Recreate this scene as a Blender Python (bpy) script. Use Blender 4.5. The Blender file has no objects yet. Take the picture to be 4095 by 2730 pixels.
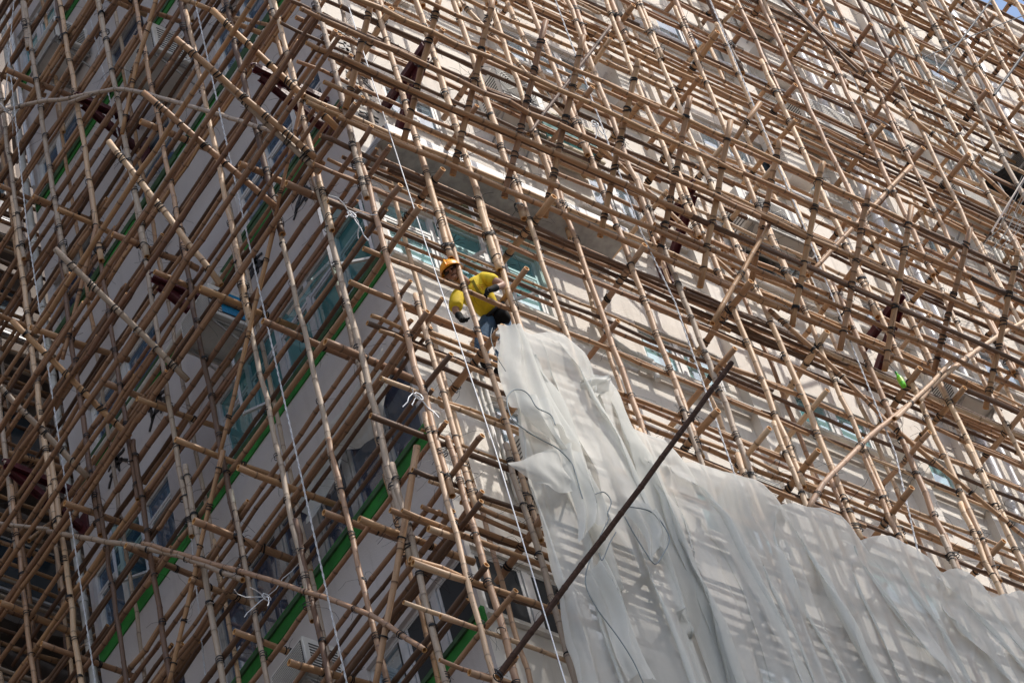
import bpy, bmesh, math, random
from mathutils import Vector, Matrix, noise
import numpy as np
rnd = random.Random(7)
S = bpy.context.scene
COL = S.collection

# ------------------------------------------------------------------ camera (solved from the vanishing points of the place)
ROWS = [(0.82070397, -0.53977713, -0.1873116), (0.33744505, 0.72247705, -0.60345485), (0.46105946, 0.43205042, 0.7750849)]
FPX = 13900.0
CAM = Vector((-15.27114868, -15.666811, -28.56882353))
Rr, Dn, Fw = [Vector(r) for r in ROWS]
cam = bpy.data.cameras.new("camera")
cam.sensor_width = 36.0
cam.lens = FPX / 4095 * 36.0
cam.clip_end = 2000
cam.clip_start = 0.5
co = bpy.data.objects.new("camera", cam)
COL.objects.link(co)
m = Matrix.Identity(4)
for i in range(3):
    m[i][0] = Rr[i]; m[i][1] = -Dn[i]; m[i][2] = -Fw[i]; m[i][3] = CAM[i]
co.matrix_world = m
S.camera = co

def at(px, py, ax, c):
    """the point of the vertical plane (ax=0: x=c, ax=1: y=c) seen at a survey point of the photograph"""
    r = Rr * ((px - 2047.5) / FPX) + Dn * ((py - 1365) / FPX) + Fw
    t = (c - CAM[ax]) / r[ax]
    return CAM + r * t
SC = .5952
CR = {1: (0, 0), 2: (1350, 0), 3: (2695, 0), 4: (0, 900), 5: (1350, 900), 6: (2695, 900), 7: (0, 1800), 8: (1350, 1800), 9: (2695, 1800)}
def tr(n, x, y, ax, c):
    if n == 0:
        return at(x * 1.741, y * 1.741, ax, c)
    return at(CR[n][0] + x * SC, CR[n][1] + y * SC, ax, c)

# ------------------------------------------------------------------ materials
def mat(name):
    m = bpy.data.materials.new(name); m.use_nodes = True
    nt = m.node_tree
    return m, nt, nt.nodes, nt.links, nt.nodes['Principled BSDF']
def ramp(N, pts):
    r = N.new('ShaderNodeValToRGB')
    el = r.color_ramp.elements
    while len(el) < len(pts): el.new(.5)
    for e, (p, c) in zip(el, pts):
        e.position = p; e.color = (*c, 1)
    return r
def mixc(N, L, a, b, fac, mode='MIX'):
    x = N.new('ShaderNodeMix'); x.data_type = 'RGBA'; x.blend_type = mode
    for sock, v in ((x.inputs[0], fac), (x.inputs[6], a), (x.inputs[7], b)):
        if hasattr(v, 'links'): L.new(v, sock)
        elif isinstance(v, (int, float)): sock.default_value = v
        else: sock.default_value = (*v, 1)
    return x.outputs[2]
def noisen(N, L, scale, detail=4, vec=None, rough=.55):
    n = N.new('ShaderNodeTexNoise'); n.inputs['Scale'].default_value = scale
    n.inputs['Detail'].default_value = detail; n.inputs['Roughness'].default_value = rough
    if vec is not None: L.new(vec, n.inputs['Vector'])
    return n.outputs['Fac']
def simple(name, col, rough=.6, metal=0, nscale=0, namt=.2, bump=0, spec=.5):
    m, nt, N, L, P = mat(name)
    P.inputs['Base Color'].default_value = (*col, 1); P.inputs['Roughness'].default_value = rough
    P.inputs['Metallic'].default_value = metal; P.inputs['Specular IOR Level'].default_value = spec
    if nscale:
        tc = N.new('ShaderNodeTexCoord')
        f = noisen(N, L, nscale, 5, tc.outputs['Object'])
        r = ramp(N, [(.3, tuple(c * (1 - namt) for c in col)), (.7, tuple(min(1, c * (1 + namt * .5)) for c in col))])
        L.new(f, r.inputs[0]); L.new(r.outputs[0], P.inputs['Base Color'])
        if bump:
            b = N.new('ShaderNodeBump'); b.inputs['Strength'].default_value = bump; b.inputs['Distance'].default_value = .01
            L.new(f, b.inputs['Height']); L.new(b.outputs[0], P.inputs['Normal'])
    return m
def bamboo(name, stops, stain, rough=.5):
    m, nt, N, L, P = mat(name)
    tc = N.new('ShaderNodeTexCoord'); oi = N.new('ShaderNodeObjectInfo')
    mp = N.new('ShaderNodeMapping'); mp.inputs['Scale'].default_value = (1, 1, .12)
    L.new(tc.outputs['Object'], mp.inputs['Vector'])
    add = N.new('ShaderNodeVectorMath'); add.operation = 'ADD'
    mul = N.new('ShaderNodeVectorMath'); mul.operation = 'SCALE'; mul.inputs[3].default_value = 0
    cmb = N.new('ShaderNodeCombineXYZ')
    k = N.new('ShaderNodeMath'); k.operation = 'MULTIPLY'; k.inputs[1].default_value = 37.0
    L.new(oi.outputs['Random'], k.inputs[0]); L.new(k.outputs[0], cmb.inputs[0]); L.new(k.outputs[0], cmb.inputs[2])
    L.new(mp.outputs[0], add.inputs[0]); L.new(cmb.outputs[0], add.inputs[1])
    r = ramp(N, stops); L.new(oi.outputs['Random'], r.inputs[0])
    # long fibres
    f1 = noisen(N, L, 42, 4, add.outputs[0], .6)
    r1 = ramp(N, [(.3, (.80, .77, .74)), (.62, (1.05, 1.03, 1.0))]); L.new(f1, r1.inputs[0])
    c = mixc(N, L, r.outputs[0], r1.outputs[0], .9, 'MULTIPLY')
    # larger weathering along the pole
    mp2 = N.new('ShaderNodeMapping'); mp2.inputs['Scale'].default_value = (1, 1, .35)
    L.new(add.outputs[0], mp2.inputs['Vector'])
    f2 = noisen(N, L, 9, 5, mp2.outputs[0], .7)
    r2 = ramp(N, [(.50, (0, 0, 0)), (.66, (1, 1, 1))]); L.new(f2, r2.inputs[0])
    c = mixc(N, L, c, stain, 0, 'MIX') if False else c
    x = N.new('ShaderNodeMath'); x.operation = 'MULTIPLY'; x.inputs[1].default_value = .55
    L.new(r2.outputs[0], x.inputs[0])
    c = mixc(N, L, c, stain, x.outputs[0])
    # small dark specks
    f3 = noisen(N, L, 60, 2, tc.outputs['Object'], .5)
    r3 = ramp(N, [(.66, (0, 0, 0)), (.72, (1, 1, 1))]); L.new(f3, r3.inputs[0])
    x3 = N.new('ShaderNodeMath'); x3.operation = 'MULTIPLY'; x3.inputs[1].default_value = .45
    L.new(r3.outputs[0], x3.inputs[0])
    c = mixc(N, L, c, (.07, .04, .025), x3.outputs[0])
    # node rings
    at_ = N.new('ShaderNodeAttribute'); at_.attribute_name = 'ring'
    c = mixc(N, L, c, (.10, .06, .04), at_.outputs['Fac'])
    L.new(c, P.inputs['Base Color'])
    P.inputs['Roughness'].default_value = rough
    P.inputs['Specular IOR Level'].default_value = .35
    b = N.new('ShaderNodeBump'); b.inputs['Strength'].default_value = .25; b.inputs['Distance'].default_value = .004
    L.new(f1, b.inputs['Height']); L.new(b.outputs[0], P.inputs['Normal'])
    return m
MB_UP = bamboo('bamboo_upright', [(0, (.57, .385, .24)), (.35, (.68, .48, .31)), (.6, (.60, .44, .30)), (.8, (.52, .33, .205)), (1, (.40, .245, .155))], (.30, .18, .12))
MB_LG = bamboo('bamboo_level', [(0, (.48, .285, .150)), (.35, (.37, .205, .11)), (.7, (.51, .31, .165)), (1, (.30, .16, .092))], (.19, .10, .065))
MB_YL = bamboo('bamboo_yellow', [(0, (.50, .30, .155)), (.5, (.42, .245, .135)), (1, (.37, .21, .13))], (.30, .17, .09))
MB_DK = bamboo('bamboo_dark', [(0, (.17, .095, .06)), (1, (.12, .07, .045))], (.07, .045, .035), .6)
MB_GR = bamboo('bamboo_grey', [(0, (.46, .37, .29)), (1, (.40, .31, .24))], (.24, .19, .15), .6)
MB_LL = bamboo('bamboo_level_shade_toned', [(0, (.38, .225, .135)), (.35, (.29, .165, .10)), (.7, (.42, .255, .15)), (1, (.24, .13, .085))], (.15, .08, .055))  # darker copy of bamboo_level, shade of the left face mixed into its colour
M_BIN = simple('bamboo_inside', (.60, .33, .13), .7)
M_STRAP = simple('strap_black', (.016, .016, .018), .6, spec=.25)
M_STRAPW = simple('strap_white', (.75, .76, .80), .4)
M_ROPE = simple('rope_white', (.62, .62, .64), .8, nscale=90, namt=.3, bump=.6)
M_LINE = simple('line_white', (.78, .78, .80), .6)
M_STEEL = simple('steel_maroon', (.085, .012, .018), .45, nscale=14, namt=.4)
M_WHITE = simple('painted_white', (.72, .71, .70), .45, nscale=5, namt=.12)
M_PIPE = simple('pipe_white', (.74, .74, .77), .35, nscale=4, namt=.15)
M_PIPED = simple('pipe_old', (.62, .60, .56), .6, nscale=6, namt=.3)
M_ALU = simple('aluminium_frame', (.60, .60, .62), .35, nscale=6, namt=.15)
M_GREEN = None
M_AC = simple('ac_casing', (.66, .64, .60), .5, nscale=3, namt=.18)
M_ACD = simple('ac_dark', (.05, .045, .042), .6)
M_METAL = simple('galvanised', (.38, .37, .36), .45, .3, nscale=9, namt=.3)
M_BLACK = simple('black_paint', (.012, .012, .014), .45)
M_RED = simple('red_valve', (.45, .01, .02), .4)
M_INT = simple('room_dark', (.03, .032, .035), .9)
M_CABLE = simple('cable_black', (.012, .010, .010), .6)

def wallmat(name, base, blot, grime, crack=.25):
    m, nt, N, L, P = mat(name)
    tc = N.new('ShaderNodeTexCoord')
    f = noisen(N, L, .7, 6, tc.outputs['Object'], .6)
    r = ramp(N, [(.3, blot), (.6, base)]); L.new(f, r.inputs[0])
    # vertical streaks
    mp = N.new('ShaderNodeMapping'); mp.inputs['Scale'].default_value = (1, 1, .08)
    L.new(tc.outputs['Object'], mp.inputs['Vector'])
    f2 = noisen(N, L, 5.5, 6, mp.outputs[0], .65)
    r2 = ramp(N, [(.54, (0, 0, 0)), (.75, (1, 1, 1))]); L.new(f2, r2.inputs[0])
    x = N.new('ShaderNodeMath'); x.operation = 'MULTIPLY'; x.inputs[1].default_value = .42; L.new(r2.outputs[0], x.inputs[0])
    c = mixc(N, L, r.outputs[0], grime, x.outputs[0])
    # peeling render patches
    f3 = noisen(N, L, 1.9, 8, tc.outputs['Object'], .72)
    r3 = ramp(N, [(.63, (0, 0, 0)), (.65, (1, 1, 1))]); L.new(f3, r3.inputs[0])
    x3 = N.new('ShaderNodeMath'); x3.operation = 'MULTIPLY'; x3.inputs[1].default_value = crack; L.new(r3.outputs[0], x3.inputs[0])
    c = mixc(N, L, c, (.42, .36, .30), x3.outputs[0])
    L.new(c, P.inputs['Base Color']); P.inputs['Roughness'].default_value = .85; P.inputs['Specular IOR Level'].default_value = .2
    f4 = noisen(N, L, 34, 5, tc.outputs['Object'], .7)
    b = N.new('ShaderNodeBump'); b.inputs['Strength'].default_value = .35; b.inputs['Distance'].default_value = .012
    ad = N.new('ShaderNodeMath'); ad.operation = 'ADD'; L.new(f4, ad.inputs[0]); L.new(x3.outputs[0], ad.inputs[1])
    L.new(ad.outputs[0], b.inputs['Height']); L.new(b.outputs[0], P.inputs['Normal'])
    return m
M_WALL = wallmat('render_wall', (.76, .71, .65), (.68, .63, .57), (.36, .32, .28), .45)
M_WALLL = wallmat('render_wall_shade_toned', (.60, .56, .55), (.54, .50, .49), (.40, .37, .35), .0)  # same off-white render, darkened: the left face's shade is in the colour
M_CREAM = wallmat('cream_wall', (.62, .56, .44), (.55, .50, .40), (.36, .30, .22), .3)
M_WINGW = wallmat('wing_wall', (.20, .17, .15), (.12, .10, .09), (.05, .04, .035), .5)
M_GREEN = simple('green_paint', (.022, .23, .03), .75, nscale=2.2, namt=.55, bump=.3)
M_GREEND = simple('green_ledge', (.05, .12, .05), .7, nscale=6, namt=.5, bump=.5)

def glass(name, tint, mixf, film=None, fm=.5):
    m, nt, N, L, P = mat(name)
    N.remove(P)
    o = N['Material Output']
    t = N.new('ShaderNodeBsdfTransparent'); t.inputs[0].default_value = (*tint, 1)
    g = N.new('ShaderNodeBsdfGlossy'); g.inputs['Roughness'].default_value = .03
    g.inputs['Color'].default_value = (.9, .95, 1, 1)
    fr = N.new('ShaderNodeFresnel'); fr.inputs[0].default_value = 1.7
    ad = N.new('ShaderNodeMath'); ad.operation = 'ADD'; ad.inputs[1].default_value = mixf; ad.use_clamp = True
    L.new(fr.outputs[0], ad.inputs[0])
    if film:
        df = N.new('ShaderNodeBsdfDiffuse'); df.inputs[0].default_value = (*film, 1)
        m0 = N.new('ShaderNodeMixShader'); m0.inputs[0].default_value = fm
        L.new(t.outputs[0], m0.inputs[1]); L.new(df.outputs[0], m0.inputs[2]); t = m0
    mx = N.new('ShaderNodeMixShader'); L.new(ad.outputs[0], mx.inputs[0]); L.new(t.outputs[0], mx.inputs[1]); L.new(g.outputs[0], mx.inputs[2])
    L.new(mx.outputs[0], o.inputs[0])
    return m
M_GTEAL = glass('glass_teal', (.42, .80, .82), .0, (.20, .52, .55), .50)
M_GTEALR = glass('glass_teal_painted_sky', (.5, .86, .88), .10, (.45, .80, .82), .50)  # brighter copy of the teal glass: sky reflection put into the film colour
M_GBLUER = glass('glass_pale', (.55, .68, .80), .10, (.40, .52, .60), .35)
M_GBLUE = glass('glass_blue', (.40, .55, .76), .02, (.16, .27, .42), .45)
M_GDARK = glass('glass_dark', (.28, .34, .42), .03, (.07, .10, .17), .5)
def plainglass():
    m, nt, N, L, P = mat('glass_sash'); N.remove(P); t = N.new('ShaderNodeBsdfTransparent'); t.inputs[0].default_value = (.55, .78, .80, 1); L.new(t.outputs[0], N['Material Output'].inputs[0]); return m
M_GSASH = plainglass()
M_CURT = simple('curtain_pale', (.70, .84, .86), .9, nscale=2, namt=.15)
M_CURTB = simple('curtain_blue', (.22, .34, .62), .9, nscale=2, namt=.2)
M_CURTC = simple('curtain_teal', (.16, .52, .58), .9, nscale=2, namt=.2)
CURTS = [M_CURT, M_CURTB, M_CURTC]

def netmat():
    m, nt, N, L, P = mat('sheer_net')
    N.remove(P); o = N['Material Output']
    tc = N.new('ShaderNodeTexCoord')
    d = N.new('ShaderNodeBsdfDiffuse'); d.inputs[0].default_value = (.76, .75, .71, 1)
    tl = N.new('ShaderNodeBsdfTranslucent'); tl.inputs[0].default_value = (.74, .74, .70, 1)
    m1 = N.new('ShaderNodeMixShader'); m1.inputs[0].default_value = .38
    L.new(d.outputs[0], m1.inputs[1]); L.new(tl.outputs[0], m1.inputs[2])
    t = N.new('ShaderNodeBsdfTransparent'); t.inputs[0].default_value = (1, 1, 1, 1)
    f = noisen(N, L, 1.6, 6, tc.outputs['Object'], .7)
    mp = N.new('ShaderNodeMapping'); mp.inputs['Scale'].default_value = (1, 1, .05); L.new(tc.outputs['Object'], mp.inputs['Vector'])
    f2 = noisen(N, L, 9, 3, mp.outputs[0], .5)
    ad = N.new('ShaderNodeMath'); ad.operation = 'ADD'; L.new(f, ad.inputs[0]); L.new(f2, ad.inputs[1])
    mr = N.new('ShaderNodeMapRange'); mr.inputs[1].default_value = .75; mr.inputs[2].default_value = 1.3
    mr.inputs[3].default_value = .70; mr.inputs[4].default_value = .85
    L.new(ad.outputs[0], mr.inputs[0])
    m2 = N.new('ShaderNodeMixShader'); L.new(mr.outputs[0], m2.inputs[0]); L.new(t.outputs[0], m2.inputs[1]); L.new(m1.outputs[0], m2.inputs[2])
    L.new(m2.outputs[0], o.inputs[0])
    return m
M_NET = netmat()
M_HEM = simple('net_hem', (.80, .80, .80), .8)
M_CORD = simple('net_cord', (.24, .27, .28), .8)

# ------------------------------------------------------------------ object helpers
def link(name, me, parent=None, mw=None):
    o = bpy.data.objects.new(name, me); COL.objects.link(o)
    if mw is not None: o.matrix_world = mw
    if parent is not None:
        o.parent = parent
        o.matrix_parent_inverse = Matrix.Identity(4)
        base = (mw if mw is not None else Matrix.Identity(4))
        o.matrix_basis = WM(parent).inverted() @ base
    return o
def WM(o):
    w = o.matrix_basis.copy()
    if o.parent: w = WM(o.parent) @ w
    return w
def tag(o, label=None, cat=None, group=None, kind=None):
    if label: o['label'] = label
    if cat: o['category'] = cat
    if group: o['group'] = group
    if kind: o['kind'] = kind
    return o
def empty(name, loc, label=None, cat=None, group=None):
    o = bpy.data.objects.new(name, None); COL.objects.link(o); o.location = loc; o.empty_display_size = .2
    return tag(o, label, cat, group)

class MB:
    """collects geometry of ONE mesh"""
    def __init__(s): s.v = []; s.f = []; s.mi = []; s.sm = []
    def add(s, vs, fs, mi=0, smooth=False):
        b = len(s.v); s.v += [tuple(v) for v in vs]
        for f in fs: s.f.append([b + i for i in f]); s.mi.append(mi); s.sm.append(smooth)
    def box(s, a, b, mi=0, M=None):
        a = Vector(a); b = Vector(b)
        lo = [min(a[i], b[i]) for i in range(3)]; hi = [max(a[i], b[i]) for i in range(3)]
        vs = [Vector((x, y, z)) for x in (lo[0], hi[0]) for y in (lo[1], hi[1]) for z in (lo[2], hi[2])]
        if M: vs = [M @ v for v in vs]
        s.add(vs, [(0, 1, 3, 2), (4, 6, 7, 5), (0, 4, 5, 1), (2, 3, 7, 6), (0, 2, 6, 4), (1, 5, 7, 3)], mi)
    def tube(s, pts, r, n=8, mi=0, cap=True, closed=False):
        pts = [Vector(p) for p in pts]
        rs = r if isinstance(r, (list, tuple)) else [r] * len(pts)
        k = len(pts); vs = []
        t0 = (pts[1] - pts[0]).normalized()
        up = Vector((0, 0, 1)) if abs(t0.z) < .9 else Vector((1, 0, 0))
        X = t0.cross(up).normalized()
        for i, p in enumerate(pts):
            if i == 0: t = pts[1] - pts[0]
            elif i == k - 1: t = pts[-1] - pts[-2]
            else: t = pts[i + 1] - pts[i - 1]
            t.normalize(); X = (X - t * X.dot(t)).normalized(); Y = t.cross(X)
            for j in range(n):
                a = 2 * math.pi * j / n
                vs.append(p + (X * math.cos(a) + Y * math.sin(a)) * rs[i])
        fs = [(i * n + j, i * n + (j + 1) % n, (i + 1) * n + (j + 1) % n, (i + 1) * n + j) for i in range(k - 1) for j in range(n)]
        s.add(vs, fs, mi, True)
        if cap: s.add(vs[:n], [tuple(range(n))[::-1]], mi); s.add(vs[-n:], [tuple(range(n))], mi)
    def build(s, name, mats, parent=None, mw=None):
        me = bpy.data.meshes.new(name)
        me.from_pydata(s.v, [], s.f)
        for m_ in (mats if isinstance(mats, (list, tuple)) else [mats]): me.materials.append(m_)
        me.polygons.foreach_set('material_index', s.mi); me.polygons.foreach_set('use_smooth', s.sm)
        me.update()
        return link(name, me, parent, mw)

def frame_to(p0, p1, roll=0.0):
    p0 = Vector(p0); p1 = Vector(p1)
    z = (p1 - p0).normalized()
    up = Vector((0, 0, 1)) if abs(z.z) < .95 else Vector((1, 0, 0))
    x = up.cross(z).normalized(); y = z.cross(x)
    if roll:
        x, y = x * math.cos(roll) + y * math.sin(roll), -x * math.sin(roll) + y * math.cos(roll)
    M = Matrix.Identity(4)
    for i in range(3): M[i][0] = x[i]; M[i][1] = y[i]; M[i][2] = z[i]; M[i][3] = p0[i]
    return M

def pole_geo(pts, r0, r1, seed, n=10, wob=.008):
    """one bamboo culm along local points: nodes with raised rings, open hollow ends"""
    R = random.Random(seed)
    pts = [Vector(p) for p in pts]
    # arc length param
    seg = [0]
    for a, b in zip(pts, pts[1:]): seg.append(seg[-1] + (b - a).length)
    Lt = seg[-1]
    def P(s):
        s = max(0, min(Lt, s))
        for i in range(len(pts) - 1):
            if s <= seg[i + 1] or i == len(pts) - 2:
                t = (s - seg[i]) / max(1e-6, seg[i + 1] - seg[i])
                if len(pts) == 2: return pts[0].lerp(pts[1], t)
                p_1 = pts[max(0, i - 1)]; p0 = pts[i]; p1 = pts[i + 1]; p2 = pts[min(len(pts) - 1, i + 2)]
                return .5 * ((2 * p0) + (p1 - p_1) * t + (2 * p_1 - 5 * p0 + 4 * p1 - p2) * t * t + (3 * p0 - p_1 - 3 * p1 + p2) * t ** 3)
    st = []  # (s, radius factor, ring)
    s = 0.0; st.append((0, 1, 0))
    nxt = R.uniform(.08, .38)
    d = R.uniform(.30, .40)
    kinks = [(0, Vector((0, 0, 0)))]
    while nxt < Lt - .05:
        st += [(nxt - .022, .99, 0), (nxt - .007, 1.07, .25), (nxt, 1.10, .95), (nxt + .006, 1.0, .5), (nxt + .02, .985, 0)]
        kinks.append((nxt, Vector((R.gauss(0, wob), R.gauss(0, wob), 0))))
        nxt += d * R.uniform(.8, 1.2)
    kinks.append((Lt, Vector((0, 0, 0))))
    st.append((Lt, 1, 0)); st.sort(key=lambda a: a[0])
    st = [q for q in st if 0 <= q[0] <= Lt]
    def K(s):
        for (a, u), (b, v) in zip(kinks, kinks[1:]):
            if s <= b: return u.lerp(v, (s - a) / max(1e-6, b - a))
        return Vector((0, 0, 0))
    vs = []; fs = []; ring = []
    X = None
    dz = .01
    for (s_, fct, rg) in st:
        p = P(s_); t = (P(min(Lt, s_ + dz)) - P(max(0, s_ - dz))).normalized()
        if X is None:
            X = (Vector((1, 0, 0)) if abs(t.x) < .9 else Vector((0, 1, 0)))
        X = (X - t * X.dot(t)).normalized(); Y = t.cross(X)
        kk = K(s_); p = p + X * kk.x + Y * kk.y
        rr = (r0 + (r1 - r0) * s_ / Lt) * fct
        for j in range(n):
            a = 2 * math.pi * j / n
            vs.append(p + (X * math.cos(a) + Y * math.sin(a)) * rr); ring.append(rg)
    k = len(st)
    fs = [(i * n + j, i * n + (j + 1) % n, (i + 1) * n + (j + 1) % n, (i + 1) * n + j) for i in range(k - 1) for j in range(n)]
    mi = [0] * len(fs)
    # hollow ends
    for end in (0, 1):
        base = (k - 1) * n if end else 0
        ctr = sum((vs[base + j] for j in range(n)), Vector()) / n
        t = (P(Lt) - P(Lt - .02)).normalized() if end else (P(0) - P(.02)).normalized()
        b1 = len(vs)
        for j in range(n): vs.append(ctr + (vs[base + j] - ctr) * .72); ring.append(0)
        b2 = len(vs)
        for j in range(n): vs.append(ctr + (vs[base + j] - ctr) * .68 - t * .05); ring.append(0)
        for j in range(n):
            q = (j + 1) % n
            a = [(base + j, base + q, b1 + q, b1 + j), (b1 + j, b1 + q, b2 + q, b2 + j)]
            if not end: a = [f[::-1] for f in a]
            fs += a; mi += [1, 1]
        fs.append(tuple(b2 + j for j in range(n))); mi.append(1)
    return vs, fs, mi, ring

SEED = [0]
def pole(name, parent, pts, r=.03, taper=.85, m=None, wob=.006, n=10):
    SEED[0] += 1
    pts = [Vector(p) for p in pts]
    M = frame_to(pts[0], pts[-1], rnd.uniform(0, 6.28))
    Mi = M.inverted()
    vs, fs, mi, ring = pole_geo([Mi @ p for p in pts], r, r * taper, SEED[0], n, wob)
    me = bpy.data.meshes.new(name); me.from_pydata(vs, [], fs)
    me.materials.append(m or MB_LG); me.materials.append(M_BIN)
    me.polygons.foreach_set('material_index', mi); me.polygons.foreach_set('use_smooth', [i == 0 for i in mi])
    a = me.attributes.new('ring', 'FLOAT', 'POINT'); a.data.foreach_set('value', ring)
    me.update()
    return link(name, me, parent, M)

# lashing templates: strap turns and loose tails round an axis (local Z), unit radius
def make_lash(seed, tails, knot=False):
    R = random.Random(seed); b = MB()
    turns = R.choice([1, 2, 2, 3])
    for t in range(turns):
        off = (t - turns / 2) * R.uniform(.5, 1.1); tilt = R.uniform(-.5, .5); ph = R.uniform(0, 6.28)
        w = R.uniform(.24, .44); n = 14; vs = []
        for j in range(n):
            a = 2 * math.pi * j / n; h = off + tilt * math.cos(a + ph)
            for (rr, hh) in ((.98, -w / 2), (1.07, -w / 2), (1.07, w / 2), (.98, w / 2)):
                vs.append((rr * math.cos(a), rr * math.sin(a), h + hh))
        fs = []
        for j in range(n):
            q = (j + 1) % n
            for c in range(4): fs.append((j * 4 + c, q * 4 + c, q * 4 + (c + 1) % 4, j * 4 + (c + 1) % 4))
        b.add(vs, fs)
    for t in range(tails):
        a = R.uniform(0, 6.28); p = Vector((math.cos(a), math.sin(a), 0)) * 1.15
        d = Vector((math.cos(a) + R.uniform(-.6, .6), math.sin(a) + R.uniform(-.6, .6), R.uniform(-.8, .4))).normalized()
        pts = [p]; l = R.choice([.7, 1.2, 2.2, 3.6]) * R.uniform(.8, 1.2)
        for k in range(4):
            p = p + d * l * .5; d = (d + Vector((R.uniform(-.4, .4), R.uniform(-.4, .4), R.uniform(-.6, .1)))).normalized(); pts.append(p)
        b.tube(pts, .05 if l < 3 else .04, 3)
    me = bpy.data.meshes.new('lashing'); me.from_pydata(b.v, [], b.f); me.materials.append(M_STRAP); me.update()
    return me
LASH = [make_lash(i, [1, 2, 3, 2, 6, 4, 0][i % 7]) for i in range(21)]
def lash(parent, pos, axis, r, hang=1.0):
    M = frame_to(pos, Vector(pos) + Vector(axis), rnd.uniform(0, 6.28))
    q = r * rnd.uniform(.95, 1.05)
    M = M @ Matrix.Diagonal((q * hang, q, q, 1))
    return link('lashing', rnd.choice(LASH), parent, M)

def face(f, u, d, z):
    return Vector((u, -d, z)) if f == 'R' else Vector((-d, u, z))

# ------------------------------------------------------------------ the worker
def skin(name, parent, chains, rads, m_, sub=2, root=0):
    """chains: list of vertex index paths; verts given in rads dict index -> (pos, r)"""
    keys = list(rads); idx = {k: i for i, k in enumerate(keys)}
    me = bpy.data.meshes.new(name); es = set()
    for ch in chains:
        for a, c in zip(ch, ch[1:]): es.add((idx[a], idx[c]))
    me.from_pydata([tuple(rads[k][0]) for k in keys], list(es), [])
    o = bpy.data.objects.new(name, me); COL.objects.link(o)
    md = o.modifiers.new('s', 'SKIN'); md.use_smooth_shade = True; md.branch_smoothing = .4
    lay = me.skin_vertices[0].data
    for k in keys:
        r = rads[k][1]; lay[idx[k]].radius = (r if isinstance(r, tuple) else (r, r))
    lay[idx[keys[root]]].use_root = True
    o.modifiers.new('u', 'SUBSURF').levels = sub; o.modifiers['u'].render_levels = sub
    dg = bpy.context.evaluated_depsgraph_get(); print('sk', name); ev = o.evaluated_get(dg)
    m2 = bpy.data.meshes.new_from_object(ev); m2.name = name
    bpy.data.objects.remove(o)
    m2.materials.clear(); m2.materials.append(m_)
    return link(name, m2, parent)
def near(parent_p, n, x, y, L, side):
    """point on the sight line through a survey mark, L metres from the joint it hangs on"""
    a = tr(n, x, y, 1, -.3); b_ = tr(n, x, y, 1, -1.6); d = (b_ - a).normalized()
    t = (parent_p - a).dot(d); c = a + d * t; h = (c - parent_p).length
    if h >= L: return parent_p + (c - parent_p).normalized() * L
    return c + d * (math.sqrt(L * L - h * h) * side)
man = empty('person', tr(5, 1020, 970, 1, -.58), 'construction worker in orange helmet and yellow t-shirt stooping over the poles to reach down', 'person')
pel = tr(5, 1055, 610, 1, -.56)
nk = near(pel, 5, 872, 392, .47, 1); s1 = near(nk, 5, 985, 352, .20, -1); s2 = near(nk, 5, 800, 470, .19, 1)
hd = near(nk, 5, 778, 330, .19, 1)
e1 = near(s1, 5, 1118, 402, .29, 1); h1 = near(e1, 5, 1030, 432, .25, 1)
e2 = near(s2, 5, 792, 575, .27, 1); h2 = near(e2, 5, 828, 625, .22, 1)
ha = near(pel, 5, 1100, 618, .12, -1); hb = near(pel, 5, 1010, 640, .12, 1)
k1 = near(ha, 5, 1128, 750, .40, 1); f1 = near(k1, 5, 1070, 960, .42, 1)
k2 = near(hb, 5, 960, 800, .40, 1); f2 = near(k2, 5, 1000, 945, .40, 1)
ch = nk.lerp(pel, .35); wa = nk.lerp(pel, .75)
SK = simple('skin', (.33, .17, .11), .5, nscale=20, namt=.15)
SHIRT = simple('shirt_yellow', (.75, .55, .02), .8, nscale=12, namt=.2, bump=.6)
JEAN = simple('jeans', (.055, .11, .19), .85, nscale=25, namt=.35, bump=.6)
GLOVE = simple('glove_black', (.008, .008, .009), .8, nscale=30, namt=.3, spec=.2)
HELM = simple('helmet_orange', (.90, .38, .02), .35)
STRP = simple('harness', (.28, .26, .03), .7)
body = skin('body', man, [('pel', 'wa', 'ch', 'nk', 'nm', 'hd', 'ht'), ('ch', 's1', 'e1', 'h1'), ('ch', 's2', 'e2', 'h2'), ('pel', 'ha', 'k1', 'f1'), ('pel', 'hb', 'k2', 'f2')],
     {'pel': (pel, .12), 'wa': (wa, .115), 'ch': (ch, .13), 'nk': (nk, .06), 'nm': (nk.lerp(hd, .4), .052), 'hd': (hd, .082), 'ht': (hd + (hd - nk) * .35, .078), 's1': (s1, .058), 'e1': (e1, .040), 'h1': (h1, .03),
      's2': (s2, .058), 'e2': (e2, .040), 'h2': (h2, .03), 'ha': (ha, .085), 'k1': (k1, .055), 'f1': (f1, .04), 'hb': (hb, .085), 'k2': (k2, .055), 'f2': (f2, .04)}, SK)
fwd = (Vector((-.75, -.45, -.5))).normalized(); upv = (hd - nk).normalized(); upv = (upv - fwd * upv.dot(fwd)).normalized()
upv = Vector((-.35, -.1, .6)).normalized(); upv = (upv - fwd * upv.dot(fwd)).normalized()
rt = fwd.cross(upv)
b = MB()  # face details: nose, brow, mouth, ears
for (x, y, z, r) in []: pass
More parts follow.
